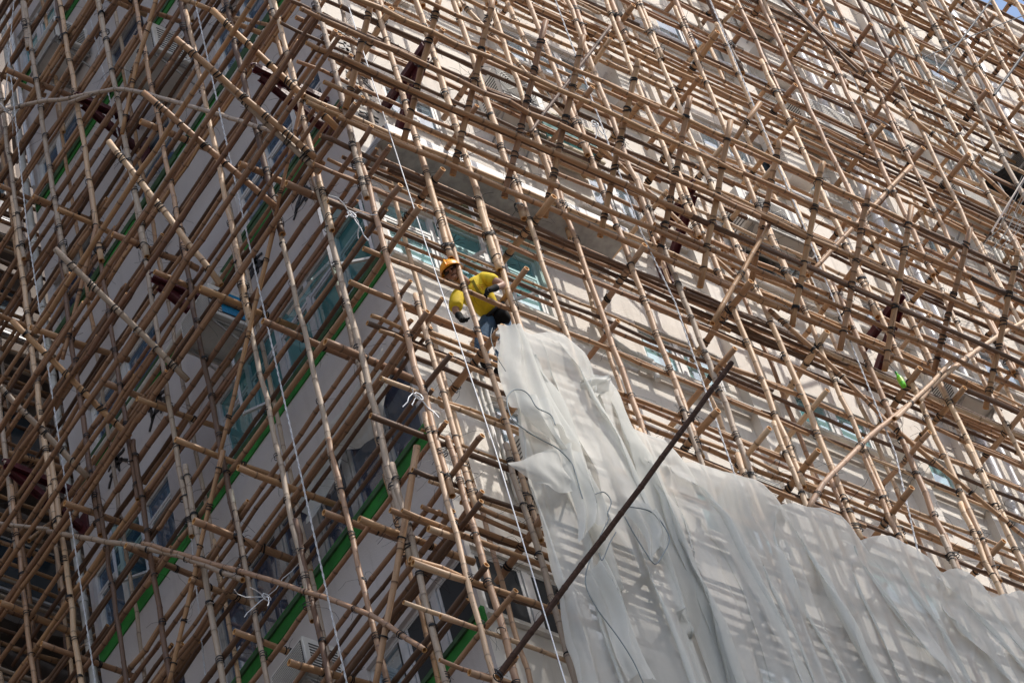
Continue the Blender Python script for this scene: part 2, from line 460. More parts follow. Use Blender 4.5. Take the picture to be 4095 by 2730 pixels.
def blob(b, c, rx, ry, rz, X, Y, Z, mi=0, n=10):
    vs = []; k = n // 2
    for i in range(k + 1):
        th = math.pi * i / k
        for j in range(n):
            ph = 2 * math.pi * j / n
            vs.append(c + X * rx * math.sin(th) * math.cos(ph) + Y * ry * math.sin(th) * math.sin(ph) + Z * rz * math.cos(th))
    b.add(vs, [(i * n + j, i * n + (j + 1) % n, (i + 1) * n + (j + 1) % n, (i + 1) * n + j) for i in range(k) for j in range(n)], mi, True)
hc = hd + upv * .02
blob(b, hc + fwd * .088 - upv * .012, .014, .018, .028, rt, fwd, upv); blob(b, hc + fwd * .070 - upv * .085, .035, .026, .025, rt, fwd, upv)
blob(b, hc + fwd * .078 + upv * .022, .05, .014, .011, rt, fwd, upv)
for s_ in (-1, 1): blob(b, hc + rt * s_ * .080 - upv * .01, .012, .02, .034, rt, fwd, upv)
b.build('face', SK, man)
b = MB()
for s_ in (-1, 1): blob(b, hc + fwd * .080 + rt * s_ * .030 + upv * .004, .012, .006, .006, rt, fwd, upv, 0, 8)
blob(b, hc + fwd * .086 - upv * .058, .024, .006, .004, rt, fwd, upv, 0, 8)
b.build('facial_features', simple('dark_feature', (.05, .02, .018), .5), man)
b = MB(); blob(b, hc - fwd * .01 + upv * .035 , .088, .098, .075, rt, fwd, upv); b.build('hair', simple('hair', (.02, .017, .015), .6), man)
# helmet: dome, brim, rib
b = MB(); vs = []; n = 20; k = 7
for i in range(k + 1):
    th = (math.pi / 2) * i / k
    for j in range(n):
        ph = 2 * math.pi * j / n
        vs.append(hc + upv * .03 + rt * .112 * math.sin(th) * math.cos(ph) + fwd * .132 * math.sin(th) * math.sin(ph) + upv * .118 * math.cos(th))
b.add(vs, [(i * n + j, i * n + (j + 1) % n, (i + 1) * n + (j + 1) % n, (i + 1) * n + j) for i in range(k) for j in range(n)], 0, True)
o = b.build('helmet', HELM, man)
b = MB(); vs = []
for j in range(n):
    ph = 2 * math.pi * j / n; ex = .012 + .05 * max(0, math.sin(ph)) ** 2
    for e_, h_ in ((0, .004), (ex, -.008), (ex, -.014), (0, -.006)):
        vs.append(hc + upv * (.03 + h_) + rt * (.112 + e_ * .5) * math.cos(ph) + fwd * (.132 + e_) * math.sin(ph))
b.add(vs, [(j * 4 + c, ((j + 1) % n) * 4 + c, ((j + 1) % n) * 4 + (c + 1) % 4, j * 4 + (c + 1) % 4) for j in range(n) for c in range(4)], 0, True)
b.build('brim', HELM, o)
b = MB(); b.tube([hc + upv * (.03 + .122 * math.cos(a)) + fwd * .136 * math.sin(a) for a in [x * .2 - 1.4 for x in range(15)]], .010, 6); b.build('ridge', HELM, o)
b = MB(); b.tube([hc + rt * .1 + upv * .02, hc + rt * .07 - upv * .06 + fwd * .02, hc + fwd * .06 - upv * .125, hc - rt * .07 - upv * .06 + fwd * .02, hc - rt * .1 + upv * .02], .004, 5); b.build('chin_strap', M_STRAP, o)
skin('shirt', man, [('pel', 'wa', 'ch', 'nk'), ('ch', 's1', 'm1'), ('ch', 's2', 'm2', 'n2')],
     {'pel': (pel.lerp(wa, .35), .135), 'wa': (wa, .140), 'ch': (ch, .150), 'nk': (nk.lerp(ch, .02), .078), 's1': (s1, .085), 'm1': (s1.lerp(e1, .62), .074),
      's2': (s2, .085), 'm2': (s2.lerp(e2, .6), .078), 'n2': (s2.lerp(e2, .95), .080)}, SHIRT)
skin('jeans', man, [('wa', 'pel'), ('pel', 'ha', 'q1', 'k1', 'c1', 'f1'), ('pel', 'hb', 'q2', 'k2', 'c2', 'f2')],
     {'wa': (pel.lerp(wa, .3), .120), 'pel': (pel, .135), 'ha': (ha, .105), 'q1': (ha.lerp(k1, .5), .09), 'k1': (k1, .074), 'c1': (k1.lerp(f1, .4), .070), 'f1': (f1, .062), 'hb': (hb, .105), 'q2': (hb.lerp(k2, .5), .09), 'k2': (k2, .074), 'c2': (k2.lerp(f2, .4), .070), 'f2': (f2, .062)}, JEAN)
for f_, d_ in ((f1, Vector((-.2, -1, 0))), (f2, Vector((-.8, -.6, 0)))):
    d_ = d_.normalized(); z0 = f_ - Vector((0, 0, .05))
    skin('shoe', man, [('a', 'b', 'c', 'd')], {'a': (z0 - d_ * .06, .045), 'b': (z0 + d_ * .02, .046), 'c': (z0 + d_ * .12 - Vector((0, 0, .012)), .040), 'd': (z0 + d_ * .19 - Vector((0, 0, .018)), .030)}, GLOVE, 2)
def hand(w, el, grip, side):
    d = (w - el).normalized(); n_ = d.cross(Vector((0, 0, 1))).normalized() * side; c = d.cross(n_).normalized()
    rads = {'w': (w, .034), 'p': (w + d * .055, (.042, .03)), 'q': (w + d * .09, (.042, .028))}; chains = [('w', 'p', 'q')]
    skin('glove', man, chains + [('w', 'w0')], {**rads, 'w0': (w - d * .13, .047)}, GLOVE, 2)
    for i in range(4):
        o_ = (i - 1.5) * .021; base = w + d * .085 + n_ * o_; l = [.034, .040, .037, .028][i]
        cdir = (d * (1 - grip) + c * grip).normalized(); cd2 = (c - d * grip * .8).normalized()
        p1 = base + (d * .8 + c * .3).normalized() * l; p2 = p1 + cdir * l * .8; p3 = p2 + cd2 * l * .6
        skin('finger', man, [('a', 'b', 'c', 'd')], {'a': (base - d * .02, .011), 'b': (p1, .0105), 'c': (p2, .0095), 'd': (p3, .008)}, GLOVE, 1)
    t0 = w + d * .03 + n_ * .035 * (1 if side > 0 else 1); t1 = t0 + (n_ * .6 + d * .5 + c * .4).normalized() * .04; t2 = t1 + (d * .6 + c * .6).normalized() * .032
    skin('thumb', man, [('a', 'b', 'c')], {'a': (t0 - n_ * .01, .013), 'b': (t1, .012), 'c': (t2, .009)}, GLOVE, 1)
hand(h1, e1, .6, 1); hand(h2, e2, .5, -1)
# harness straps, waist pouch and belt
tow = (CAM - ch).normalized(); ax_ = (pel - nk).normalized(); sd = ax_.cross(tow).normalized()
b = MB()
def strapband(P, w):
    vs = []
    for p, nn in P: vs += [p - nn * w, p + nn * w]
    b.add(vs, [(2 * i, 2 * i + 1, 2 * i + 3, 2 * i + 2) for i in range(len(P) - 1)], 0, True)
for off in (-.5, .55):
    P = []
    for i in range(9):
        t = i / 8; c0 = nk.lerp(pel, .02 + .72 * t)
        P.append((c0 + sd * (off * .12 + .03 * math.sin(t * 3)) + tow * (.10 + .06 * math.sin(min(1, t * 1.3) * math.pi)), sd))
    strapband(P, .016)
b.build('harness', STRP, man)
b = MB(); b.tube([pel.lerp(wa, .45) + (sd * math.cos(a) + tow * math.sin(a)) * .150 for a in [x * math.pi / 8 for x in range(17)]], .020, 6, 0, False); b.build('belt', M_STRAP, man)
skin('tool_pouch', man, [('a', 'b', 'c')], {'a': (pel + tow * .13 - sd * .02 - ax_ * .04, .07), 'b': (pel + tow * .14 - sd * .05 + ax_ * .06, .10), 'c': (pel + tow * .13 - sd * .06 + ax_ * .16, .07)}, GLOVE, 2)
for dx in (.0, .10):
    b = MB(); c0 = pel + tow * .14 + ax_ * .05 + sd * (.05 + dx); b.tube([c0 + (ax_ * math.sin(a) * .09 + sd * math.cos(a) * .05) for a in [x * math.pi / 8 for x in range(13)]], .009, 5); b.build('strap_loop', M_STRAP, man)
try:
    fc = bpy.data.curves.new('shirt_lettering', 'FONT'); fc.body = '\u5b8f\u6c85'; fc.size = .062; fc.extrude = .001
    fo = bpy.data.objects.new('shirt_lettering', fc); COL.objects.link(fo)
    dg = bpy.context.evaluated_depsgraph_get(); mm = bpy.data.meshes.new_from_object(fo.evaluated_get(dg)); bpy.data.objects.remove(fo)
    mm.materials.clear(); mm.materials.append(simple('lettering_red', (.5, .03, .02), .6))
    c0 = tr(5, 903, 432, 1, ch.y); c0 = ch + (c0 - ch) + tow * .172
    xr = (Rr - tow * Rr.dot(tow)).normalized(); yr = tow.cross(xr); M = Matrix.Identity(4)
    for i in range(3): M[i][0] = xr[i]; M[i][1] = yr[i]; M[i][2] = tow[i]; M[i][3] = c0[i]
    link('shirt_lettering', mm, man, M)
except Exception as ex: print('lettering', ex)

# ------------------------------------------------------------------ scaffolds
def J(s): return rnd.uniform(-s, s)
scR = empty('bamboo_scaffold', (-.85, -.85, -10), 'sunlit bamboo scaffold tied with black straps in front of the white facade on the right', 'scaffold', 'bamboo scaffolds on the building')
scL = empty('bamboo_scaffold', (-.85, 3, -10), 'shaded brown bamboo scaffold in front of the facade with green bands on the left', 'scaffold', 'bamboo scaffolds on the building')
ORG = {'R': scR, 'L': scL}
CNT = {}
OVER = {}
def part(f, kind, *a, **k):
    key = (f, kind); CNT[key] = CNT.get(key, 0) + 1
    return pole(kind, ORG[f], *a, **k)

UR = [-.85, .075, .71, 1.32, 1.94, 2.64, 3.28, 4.0, 4.55, 5.25, 5.95, 6.55, 7.1, 8.0, 8.66, 9.25, 10.05, 10.8, 11.38, 12.04, 12.65, 13.3, 14.0, 14.7, 15.4]
UL = [-.2, .55, 1.33, 2.18, 2.88, 3.72, 4.48, 5.30, 6.15]
ZR = [-8.1, -7.44, -6.8, -6.17, -5.50, -4.8, -4.15, -3.49, -2.67, -2.04, -1.31, -.68, -.05, .60]
z_ = 1.28
while z_ < 16.6: ZR.append(round(z_, 2)); z_ += .655
ZL = list(ZR)
DECK = [-7.7, -4.95, -2.25, .72, 3.75, 6.55, 9.3, 12.1, 14.9]
D_ST, D_LG = .86, .80

def standards(f, us, zlo, zhi, ends):
    for iu, u in enumerate(us):
        top = zhi(u); z = zlo(u) + rnd.uniform(-1.2, 0)
        lean = J(.012); alt = 0
        while z < top:
            L = rnd.uniform(5.2, 6.6); z1 = min(z + L, top + .4)
            r = rnd.uniform(.029, .037)
            sd = .034 * (1 if alt % 2 else -1) if alt or True else 0
            a = face(f, u + sd + J(.02), D_ST + J(.015), z); b = face(f, u + sd * .6 + J(.02), D_ST + J(.015), z1)
            mid = a.lerp(b, .5) + face(f, J(.012 if (f == 'R' and .3 > u > -.2) else .03), J(.012), 0)
            m_ = MB_UP if rnd.random() < .86 else (MB_GR if rnd.random() < .75 else MB_DK)
            if f == 'L': m_ = rnd.choice([MB_UP, MB_GR, MB_GR, MB_UP, MB_DK])
            p = part(f, 'standard_pole', [a, mid, b], r, .84, m_)
            for zz in (ZR if f == 'R' else ZL):
                if z + .15 < zz < z1 - .1:
                    q = a.lerp(b, (zz - z) / (z1 - z))
                    lash(p, q + Vector((0, 0, J(.05))), b - a, r * 1.12, 1.0)
            # lap joint ties
            if alt:
                for k in (.25, .7):
                    q = a.lerp(b, k * .9 / (z1 - z)); lash(p, q, b - a, r * 1.15, 1.7)
            z += L - rnd.uniform(.9, 1.5); alt += 1
standards('R', UR, lambda u: -9.2 + max(0, u) * .45, lambda u: min(16.4, 9 + u * 1.0), None)
standards('R', [-.64], lambda u: -9.2, lambda u: -2.3, None)
standards('L', UL, lambda u: -9.0 + u * 1.0, lambda u: min(16.5, 8 + u * 1.7), None)

def ledger_row(f, kind, z, d, u0, u1, r=.027, mats=None, lashes=False, step=(4.6, 6.4), slope=.008, dd=.0):
    u = u0 - J(.25)
    zz = z + J(.03)
    k = 0
    while u < u1:
        L = rnd.uniform(*step); ue = min(u + L, u1 + rnd.uniform(0, .4))
        rr = r * rnd.uniform(.88, 1.15)
        off = rr * 1.6 * (1 if k % 2 else 0)
        a = face(f, u, d + J(.01), zz + off + J(.02)); b = face(f, ue, d + dd + J(.01), zz + off * .5 + J(.03) + slope * (ue - u) * J(1))
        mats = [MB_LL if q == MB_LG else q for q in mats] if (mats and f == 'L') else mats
        m_ = rnd.choice(mats or [MB_LG, MB_LG, MB_LG, MB_YL, MB_UP, MB_DK])
        mid = a.lerp(b, .5) + Vector((0, 0, J(.04)))
        if rnd.random() < .5: a, b = b, a
        p = part(f, kind, [a, mid, b], rr, .8, m_)
        if lashes:
            for t in (.08, .5, .92): lash(p, a.lerp(b, t), b - a, rr * 1.1)
        u = ue - rnd.uniform(.5, 1.1)
        k += 1
        if ue >= u1: break

def u_hi_R(z):   # as far right as the frame sees
    return max(7.2, min(16, 8.6 + (z + 3) * .62)) if z > -3 else 7.6
def u_lo_R(z): return -1.35 if z < 9 else max(-1.2, (z - 9) * 1.2)
for z in ZR:
    if z < -8.2: continue
    # ledgers poke out past the corner
    ledger_row('R', 'ledger_pole', z, D_LG, -1.35 + J(.12) if z < 9.5 else u_lo_R(z), u_hi_R(z))
    if rnd.random() < .32: ledger_row('R', 'thin_ledger', z + .075 + J(.015), D_LG - .015, -.9 + J(.3) if z < 9.5 else u_lo_R(z), u_hi_R(z), r=.017, mats=[MB_LG, MB_UP, MB_YL])
    if rnd.random() < .4: ledger_row('L', 'thin_ledger', z - .02 + J(.015), D_LG - .03, -.6 + J(.3), 6.8, r=.020, mats=[MB_LG, MB_DK, MB_YL])
    ledger_row('L', 'ledger_pole', z + .045, D_LG - .02, -1.15 + J(.15), 7.0, r=.031, step=(4.0, 5.6), mats=[MB_LG, MB_LG, MB_DK, MB_LG, MB_YL])
# inner (wall side) standards and ledgers
for u in [.1, 1.3, 2.55, 3.9, 5.1, 6.4, 8.0, 9.3, 10.8, 12.1, 13.4]:
    lo, hi = -9 + u * .5, min(15.5, 8.5 + u)
    z = lo
    while z < hi:
        z1 = z + rnd.uniform(4.5, 6)
        part('R', 'wall_side_standard', [face('R', u + J(.04), .26, z), face('R', u + J(.04), .26, z1)], .027, .85, rnd.choice([MB_UP, MB_UP, MB_LG, MB_GR]))
        z = z1 - .7
for u in [.5, 1.95, 3.4, 4.9, 6.3]:
    z = -9 + u
    while z < min(15, 8 + u * 1.7):
        z1 = z + rnd.uniform(4.5, 6)
        part('L', 'wall_side_standard', [face('L', u + J(.05), .26, z), face('L', u + J(.05), .26, z1)], .027, .85, rnd.choice([MB_LG, MB_GR, MB_UP]))
        z = z1 - .7
for i, z in enumerate(ZR):
    if i % 2 == 0 or (z > 1 and i % 3):
        ledger_row('R', 'wall_side_ledger', z + .05, .31, -.3, u_hi_R(z) + .3, r=.024)
    if i % 2 == 0: ledger_row('L', 'wall_side_ledger', z - .07, .31, -.3, 6.6, r=.026, mats=[MB_LG, MB_DK, MB_LG])
# working decks: several poles side by side on cross poles
for k, z in enumerate(DECK):
    if z < -8: continue
    for d in (.40, .485, .57, .655, .735):
        if rnd.random() < .93: ledger_row('R', 'deck_pole', z + .02 + J(.015), d, -.75 + J(.3), u_hi_R(z) + .2, r=.026, mats=[MB_LG, MB_LG, MB_DK, MB_YL])
    for d in (.42, .53, .64):
        if rnd.random() < .95: ledger_row('L', 'deck_pole', z + .02 + J(.015), d, -.85 + J(.3), 6.7, r=.029, mats=[MB_LG, MB_DK, MB_LG])
# cross poles (transoms) run from the wall out past the uprights, ends cut and open
zi = 0
TRZ = [-7.75, -6.35, -4.95, -3.7, -2.25, -.9, .66, 2.1, 3.7, 5.1, 6.5, 7.9, 9.25, 10.7, 12.05, 13.5, 14.85]
for k, z in enumerate(TRZ):
    on_deck = any(abs(z - d) < .12 for d in DECK)
    for i, u in enumerate(UR[1:]):
        if u > u_hi_R(z) + .3 or u < -.9: continue
        if not on_deck and ((i + k) % 2 or rnd.random() < .3): continue
        if on_deck and (i + k) % 2 and rnd.random() < .5: continue
        o = rnd.uniform(.98, 1.3)
        if z < -3.2 and u > .3 or (z < -1.6 and .3 < u < 1.9): o = .90
        a = face('R', u + .07 + J(.03), .08 + J(.05), z - .06 + J(.03)); b = face('R', u + .07 + J(.06), o, z - .06 + J(.04))
        r = rnd.uniform(.033, .041) if on_deck else rnd.uniform(.028, .034)
        p = part('R', 'cross_pole', [a, b], r, .95, rnd.choice([MB_YL, MB_YL, MB_LG, MB_UP]))
        lash(p, a.lerp(b, (.83 - .08) / (o - .08)), b - a, r * 1.15); lash(p, a.lerp(b, .25), b - a, r * 1.1)
        if on_deck: lash(p, a.lerp(b, .55), b - a, r * 1.1)
    for i, u in enumerate(UL):
        if (i + k) % 2 and not (on_deck and rnd.random() < .3): continue
        if rnd.random() < .12: continue
        o = rnd.uniform(1.0, 1.38)
        zz = z + J(.12)
        a = face('L', u + .08 + J(.03), .08, zz - .02 + J(.03)); b = face('L', u + .08 + J(.05), o, zz - .02 + J(.04))
        r = rnd.uniform(.032, .042)
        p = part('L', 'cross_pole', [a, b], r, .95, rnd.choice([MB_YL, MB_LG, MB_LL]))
        lash(p, a.lerp(b, (.83 - .08) / (o - .08)), b - a, r * 1.15); lash(p, a.lerp(b, .4), b - a, r * 1.1)

# catch fan: sloping poles that lean outward, with rows of level poles on them
RAF = [(.05, .78), (.72, .8), (1.36, .80), (2.02, .82), (2.30 + .05, .85), (3.05, .77), (3.6, .69), (4.45, .95), (4.89, .72), (5.55, .65), (6.18, .62), (7.03, .95), (7.72, .75), (8.5, .8), (9.3, .8), (10.1, .8)]
RAFT = [  # surveyed on the photograph: top, foot
    ((1451, 0), (1386, 417)), ((1755, 0), (1612, 571)), ((1969, 0), (1814, 684)), ((2183, 83), (2022, 774)), ((2332, 143), (2183, 851)), ((2552, 238), (2403, 930)),
    ((2760, 387), (2632, 1043)), ((2921, 482), (2802, 1132)), ((3118, 560), (3004, 1132)), ((3291, 647), (3171, 1287)), ((3476, 749), (3362, 1382)),
    ((3645, 823), (3540, 1465)), ((3881, 911), (3735, 1485)), ((4071, 999), (3945, 1617))]
def rafter(f, B, T):
    d = (B - T).normalized()
    p = part(f, 'fan_rafter', [T, B + d * .05], .034, 1.05, rnd.choice([MB_YL, MB_LG, MB_LG]) if f == 'R' else rnd.choice([MB_YL, MB_UP, MB_GR]))
    for t in (.13, .3, .48, .64, .79, .92): lash(p, T.lerp(B, t) , d, .042)
    return p
fanR = []
for (t, b) in RAFT:
    B = at(*b, 1, -.93); T = at(*t, 0, B.x)
    if T.y > -1.9 or T.y < -2.5: T = Vector((B.x, -2.18, B.z + 1.48))
    rafter('R', B, T); fanR.append((B, T))
for u in (8.5, 9.2, 9.9):
    B = Vector((u, -.93, .75)); rafter('R', B, Vector((u, -2.2, 2.2)))
LRAF = [((1180, 260), (2150, 1090), 1), ((960, 620), (1840, 1380), 1), ((730, 950), (1400, 1562), 1), ((370, 160), (1240, 1020), 4), ((80, 640), (850, 1400), 4), ((30, 1010), (560, 1562), 4), ((1540, -60), (2250, 850), 1)]
for (t, b, c) in LRAF:
    B = tr(c, *b, 0, -.93); T = tr(c, *t, 1, B.y)
    B.z = min(B.z, 1.2)
    T = Vector((-2.22, B.y, B.z + 1.35)) if not (-2.6 < T.x < -2.0) else T
    rafter('L', B, T)
B = Vector((-.93, -.30, .8)); rafter('L', B, Vector((-2.3, -.30, 2.2)))
FANR = [(.10, 1), (.26, 2), (.45, 2), (.63, 2), (.78, 1), (.93, 2)]
for t, nn in FANR:
    # along the mean rafter, a hand's breadth inside it
    d = 2.17 + (.93 - 2.17) * t; z = 2.24 + (.74 - 2.24) * t
    for q in range(nn):
        ledger_row('R', 'fan_ledger', z - .035 - q * .055, d - .05 + q * .028, -2.1 + t * .9 + J(.2), 10.2, r=.029, mats=[MB_LG, MB_LG, MB_DK, MB_LG], step=(4.8, 6.2))
        ledger_row('L', 'fan_ledger', z - .035 - q * .055 + .03, d - .05 + q * .028, -1.9 + t * .9 + J(.2), 6.4, r=.029, mats=[MB_LG, MB_YL, MB_LG], step=(4.2, 5.6))

# braces and bent poles (surveyed)
def traced(f, kind, n, pts, c, r, m_, lashn=4, taper=.85, wob=.004):
    ax = 1 if f == 'R' else 0
    cs = c if isinstance(c, (list, tuple)) else [c] * len(pts)
    P = [tr(n if not isinstance(n, (list, tuple)) else n[i], *p, ax, cs[i]) for i, p in enumerate(pts)]
    p = part(f, kind, P, r, taper, m_, wob)
    for i in range(lashn):
        t = (i + .5) / lashn * (len(P) - 1); k = min(int(t), len(P) - 2)
        lash(p, P[k].lerp(P[k + 1], t - k), P[k + 1] - P[k], r * 1.15, 1.1)
    return p
traced('R', 'brace_pole', (3, 3, 3, 3), [(740, -10), (950, 200), (1330, 540), (1600, 790)], -.91, .031, MB_LG)
traced('R', 'brace_pole', (3, 3, 3, 3), [(1540, 740), (1690, 870), (2050, 1150), (2400, 1480)], -.92, .030, MB_LG)
traced('R', 'brace_pole', (3, 3), [(720, -10), (1240, 490)], -.93, .026, MB_DK, 2)
traced('R', 'brace_pole', (3, 3), [(1880, -20), (2400, 400)], -.92, .030, MB_LG)
traced('R', 'brace_pole', (2, 2, 2), [(800, -10), (1120, 330), (1560, 830)], -.73, .029, MB_UP)
traced('R', 'brace_pole', (2, 2, 2), [(1140, 20), (1400, 560), (1530, 790)], -.70, .031, MB_UP)
traced('R', 'brace_pole', (2, 2, 6, 6), [(1560, 800), (1900, 1110), (240, 180), (700, 630)], -.73, .029, MB_LG)
traced('R', 'brace_pole', (6, 6, 6), [(640, 570), (1040, 930), (1420, 1310)], -.90, .028, MB_LG)
traced('R', 'brace_pole', (6, 9, 9), [(1380, 1280), (1870, 180), (2400, 610)], -.90, .028, MB_LG)
traced('R', 'brace_pole', (2, 2), [(1830, 180), (1280, 900)], [-1.5, -1.0], .022, MB_DK, 3)
traced('R', 'brace_pole', (3, 3), [(580, 690), (385, 980)], [-1.75, -1.3], .033, MB_LG, 1)
traced('R', 'brace_pole', (6, 6), [(640, 0), (260, 660)][::-1], [-.95, -1.5], .03, MB_YL, 1)
traced('R', 'brace_pole', (3, 6), [(1590, 1120), (900, 340)], [-1.85, -1.0], .032, MB_LG, 2)
# long dark pole that leans out over the net from the corner upright
A = at(2926, 1450, 1, -2.75); B = at(1990, 2705, 1, -1.0)
p = part('R', 'leaning_pole', [B, B.lerp(A, .5) + Vector((0, 0, -.02)), A], .030, .85, simple('bamboo_shade_painted', (.060, .030, .020), .75, nscale=30, namt=.5, spec=.15), .003)  # the pole's backlit shade is put into this dark base colour
lash(p, B.lerp(A, .006), A - B, .036, 1.2)
# bent pale pole above the net on the right
traced('R', 'bent_pole', (9, 9, 6, 6, 6, 6), [(905, 400), (1000, 230), (1290, 1440), (1640, 1160), (1950, 900), (2100, 800)], -1.04, .032, MB_UP, 4, .9)
traced('R', 'bent_pole', (6, 6, 6, 6, 6), [(1640, 1190), (1760, 1050), (1960, 900), (2170, 750), (2400, 620)], -1.06, .030, MB_UP, 3, .9)
traced('R', 'bent_pole', (6, 6, 6), [(1480, 1300), (1700, 1090), (1860, 915)], -1.10, .028, MB_UP, 2, .9)
# bent grey poles on the left face
traced('L', 'bent_pole', (1, 1, 1, 1, 1, 1), [(-10, 755), (240, 690), (520, 650), (780, 600), (940, 622), (1010, 640)], -.94, .027, MB_GR, 4, .95)
traced('L', 'bent_pole', (1, 1, 1, 1, 1), [(470, 690), (800, 600), (1300, 720), (1600, 810), (1920, 912)], -.945, .027, MB_GR, 4, .95)
traced('L', 'bent_pole', (7, 7), [(-10, 490), (340, 530)], -.93, .024, MB_GR, 2, .95)
traced('L', 'bent_pole', (7, 7, 7, 7), [(325, 545), (960, 655), (1300, 740), (1630, 870)], -.95, .030, MB_GR, 4, 1.0)
traced('L', 'bent_pole', (7, 7, 7, 8, 8), [(960, 625), (1500, 780), (2060, 950), (210, 1100), (585, 1340)], -.96, .027, MB_UP, 5, .95)
# steep braces that lean the other way
for n_, pts, r_, m_ in [((4, 4), [(1850, -20), (1470, 1562)], .026, MB_LG), ((7, 7), [(1500, 0), (1310, 780)], .028, MB_LG), ((7, 7), [(1340, 720), (1130, 1580)], .027, MB_LG),
                        ((8, 8, 8), [(535, -30), (430, 600), (250, 1600)], .034, MB_UP), ((1, 1, 1), [(1050, -20), (890, 560), (820, 900)], .030, MB_YL), ((4, 4), [(650, 0), (420, 900)], .028, MB_YL),
                        ((1, 1), [(2060, 545), (1850, 1450)], .022, MB_YL), ((1, 1), [(1010, 150), (870, 560)], .03, MB_LG)]:
    traced('L', 'brace_pole', n_, pts, -.945, r_, m_, 3)
# level poles that stick out sideways, seen in front of the left face
for n_, a, b, r_, y_ in [(1, (1200, -15), (1640, 140), .028, 1.0), (1, (1650, 130), (2400, 330), .025, .75), (8, (505, 755), (850, 870), .033, -.84), (8, (690, 1115), (930, 1195), .026, -.84), (8, (885, 1490), (1060, 1545), .032, -.84), (8, (610, 525), (800, 590), .033, -.80)]:
    A = tr(n_, *a, 1, y_); B = tr(n_, *b, 1, y_)
    part('R', 'outrigger_pole', [A, B], r_, .95, MB_UP)

# ------------------------------------------------------------------ the building
bld = empty('apartment_building', (0, 0, -30), 'off-white apartment block at the corner with green bands under its windows', 'building')
ROOF = 14.95
WR = [(.12, 2.2, .30, 1.45, 3, 't'), (3.42, 4.58, .23, 1.02, 2, 't'), (5.62, 6.78, .33, 1.02, 2, 't'), (7.5, 7.98, .2, .80, 1, 't'), (9.4, 10.2, .3, 1.05, 2, 't'),
      (.06, 2.0, -5.35, -4.38, 3, 'p'), (.80, 1.35, -2.62, -1.66, 1, 'b'), (3.42, 4.58, -2.6, -1.75, 2, 't'), (5.62, 6.78, -2.6, -1.75, 2, 't'), (3.42, 4.58, -5.3, -4.4, 2, 't'), (5.62, 6.78, -5.3, -4.4, 2, 't'),
      (.66, 1.44, 3.28, 4.05, 2, 'b'), (3.5, 4.3, 3.25, 4.15, 2, 'b'), (5.75, 6.95, 3.25, 4.05, 2, 'b'), (7.6, 8.0, 3.3, 3.9, 1, 'b'), (9.5, 10.25, 3.2, 4.0, 2, 'b'), (11.6, 12.2, 3.2, 4.0, 1, 'b'),
      (.6, 1.4, 6.15, 6.95, 2, 'b'), (2.85, 4.25, 5.98, 6.85, 3, 'b'), (5.85, 7.2, 6.0, 6.8, 3, 'b'), (7.6, 8.0, 6.1, 6.7, 1, 'b'), (9.55, 10.2, 5.88, 6.7, 2, 'b'), (11.7, 12.3, 5.9, 6.7, 1, 'b'),
      (2.9, 4.2, 8.8, 9.7, 2, 'b'), (5.92, 7.5, 8.62, 9.45, 3, 'b'), (9.3, 10.1, 8.7, 9.5, 2, 'b'), (11.6, 12.3, 8.75, 9.6, 1, 'b'), (13.6, 14.4, 8.8, 9.6, 1, 'b'),
      (5.9, 7.3, 11.6, 12.4, 2, 'b'), (9.3, 10.1, 11.5, 12.35, 2, 'b'), (11.6, 12.3, 11.5, 12.4, 1, 'b'), (13.6, 14.4, 11.5, 12.3, 1, 'b')]
WL = [(.12, 3.25, .27, 1.50, 5, 't'), (4.30, 6.02, .27, 1.52, 3, 'b'), (.12, 3.95, -2.55, -1.22, 6, 'd'), (4.6, 6.0, -2.55, -1.3, 2, 'd'), (.06, 1.75, -5.33, -4.38, 3, 'p'), (2.0, 3.8, -5.33, -4.3, 3, 'd'),
      (.28, 2.15, 3.27, 4.35, 3, 'b'), (4.05, 5.62, 3.27, 4.12, 2, 'b'), (.75, 1.92, 6.02, 7.2, 2, 'b'), (3.05, 4.0, 6.05, 7.1, 1, 'b'), (4.85, 5.95, 6.05, 7.05, 2, 'd'),
      (.8, 1.9, 8.95, 10.0, 2, 'b'), (3.15, 4.05, 8.9, 9.75, 1, 'd'), (4.9, 5.95, 8.9, 9.75, 2, 'b'), (3.1, 4.1, 11.75, 12.9, 1, 'd'), (5.0, 5.97, 11.8, 12.9, 2, 't'), (1.0, 2.0, 11.8, 12.8, 1, 'b')]
WB = MB(); WBL = MB()
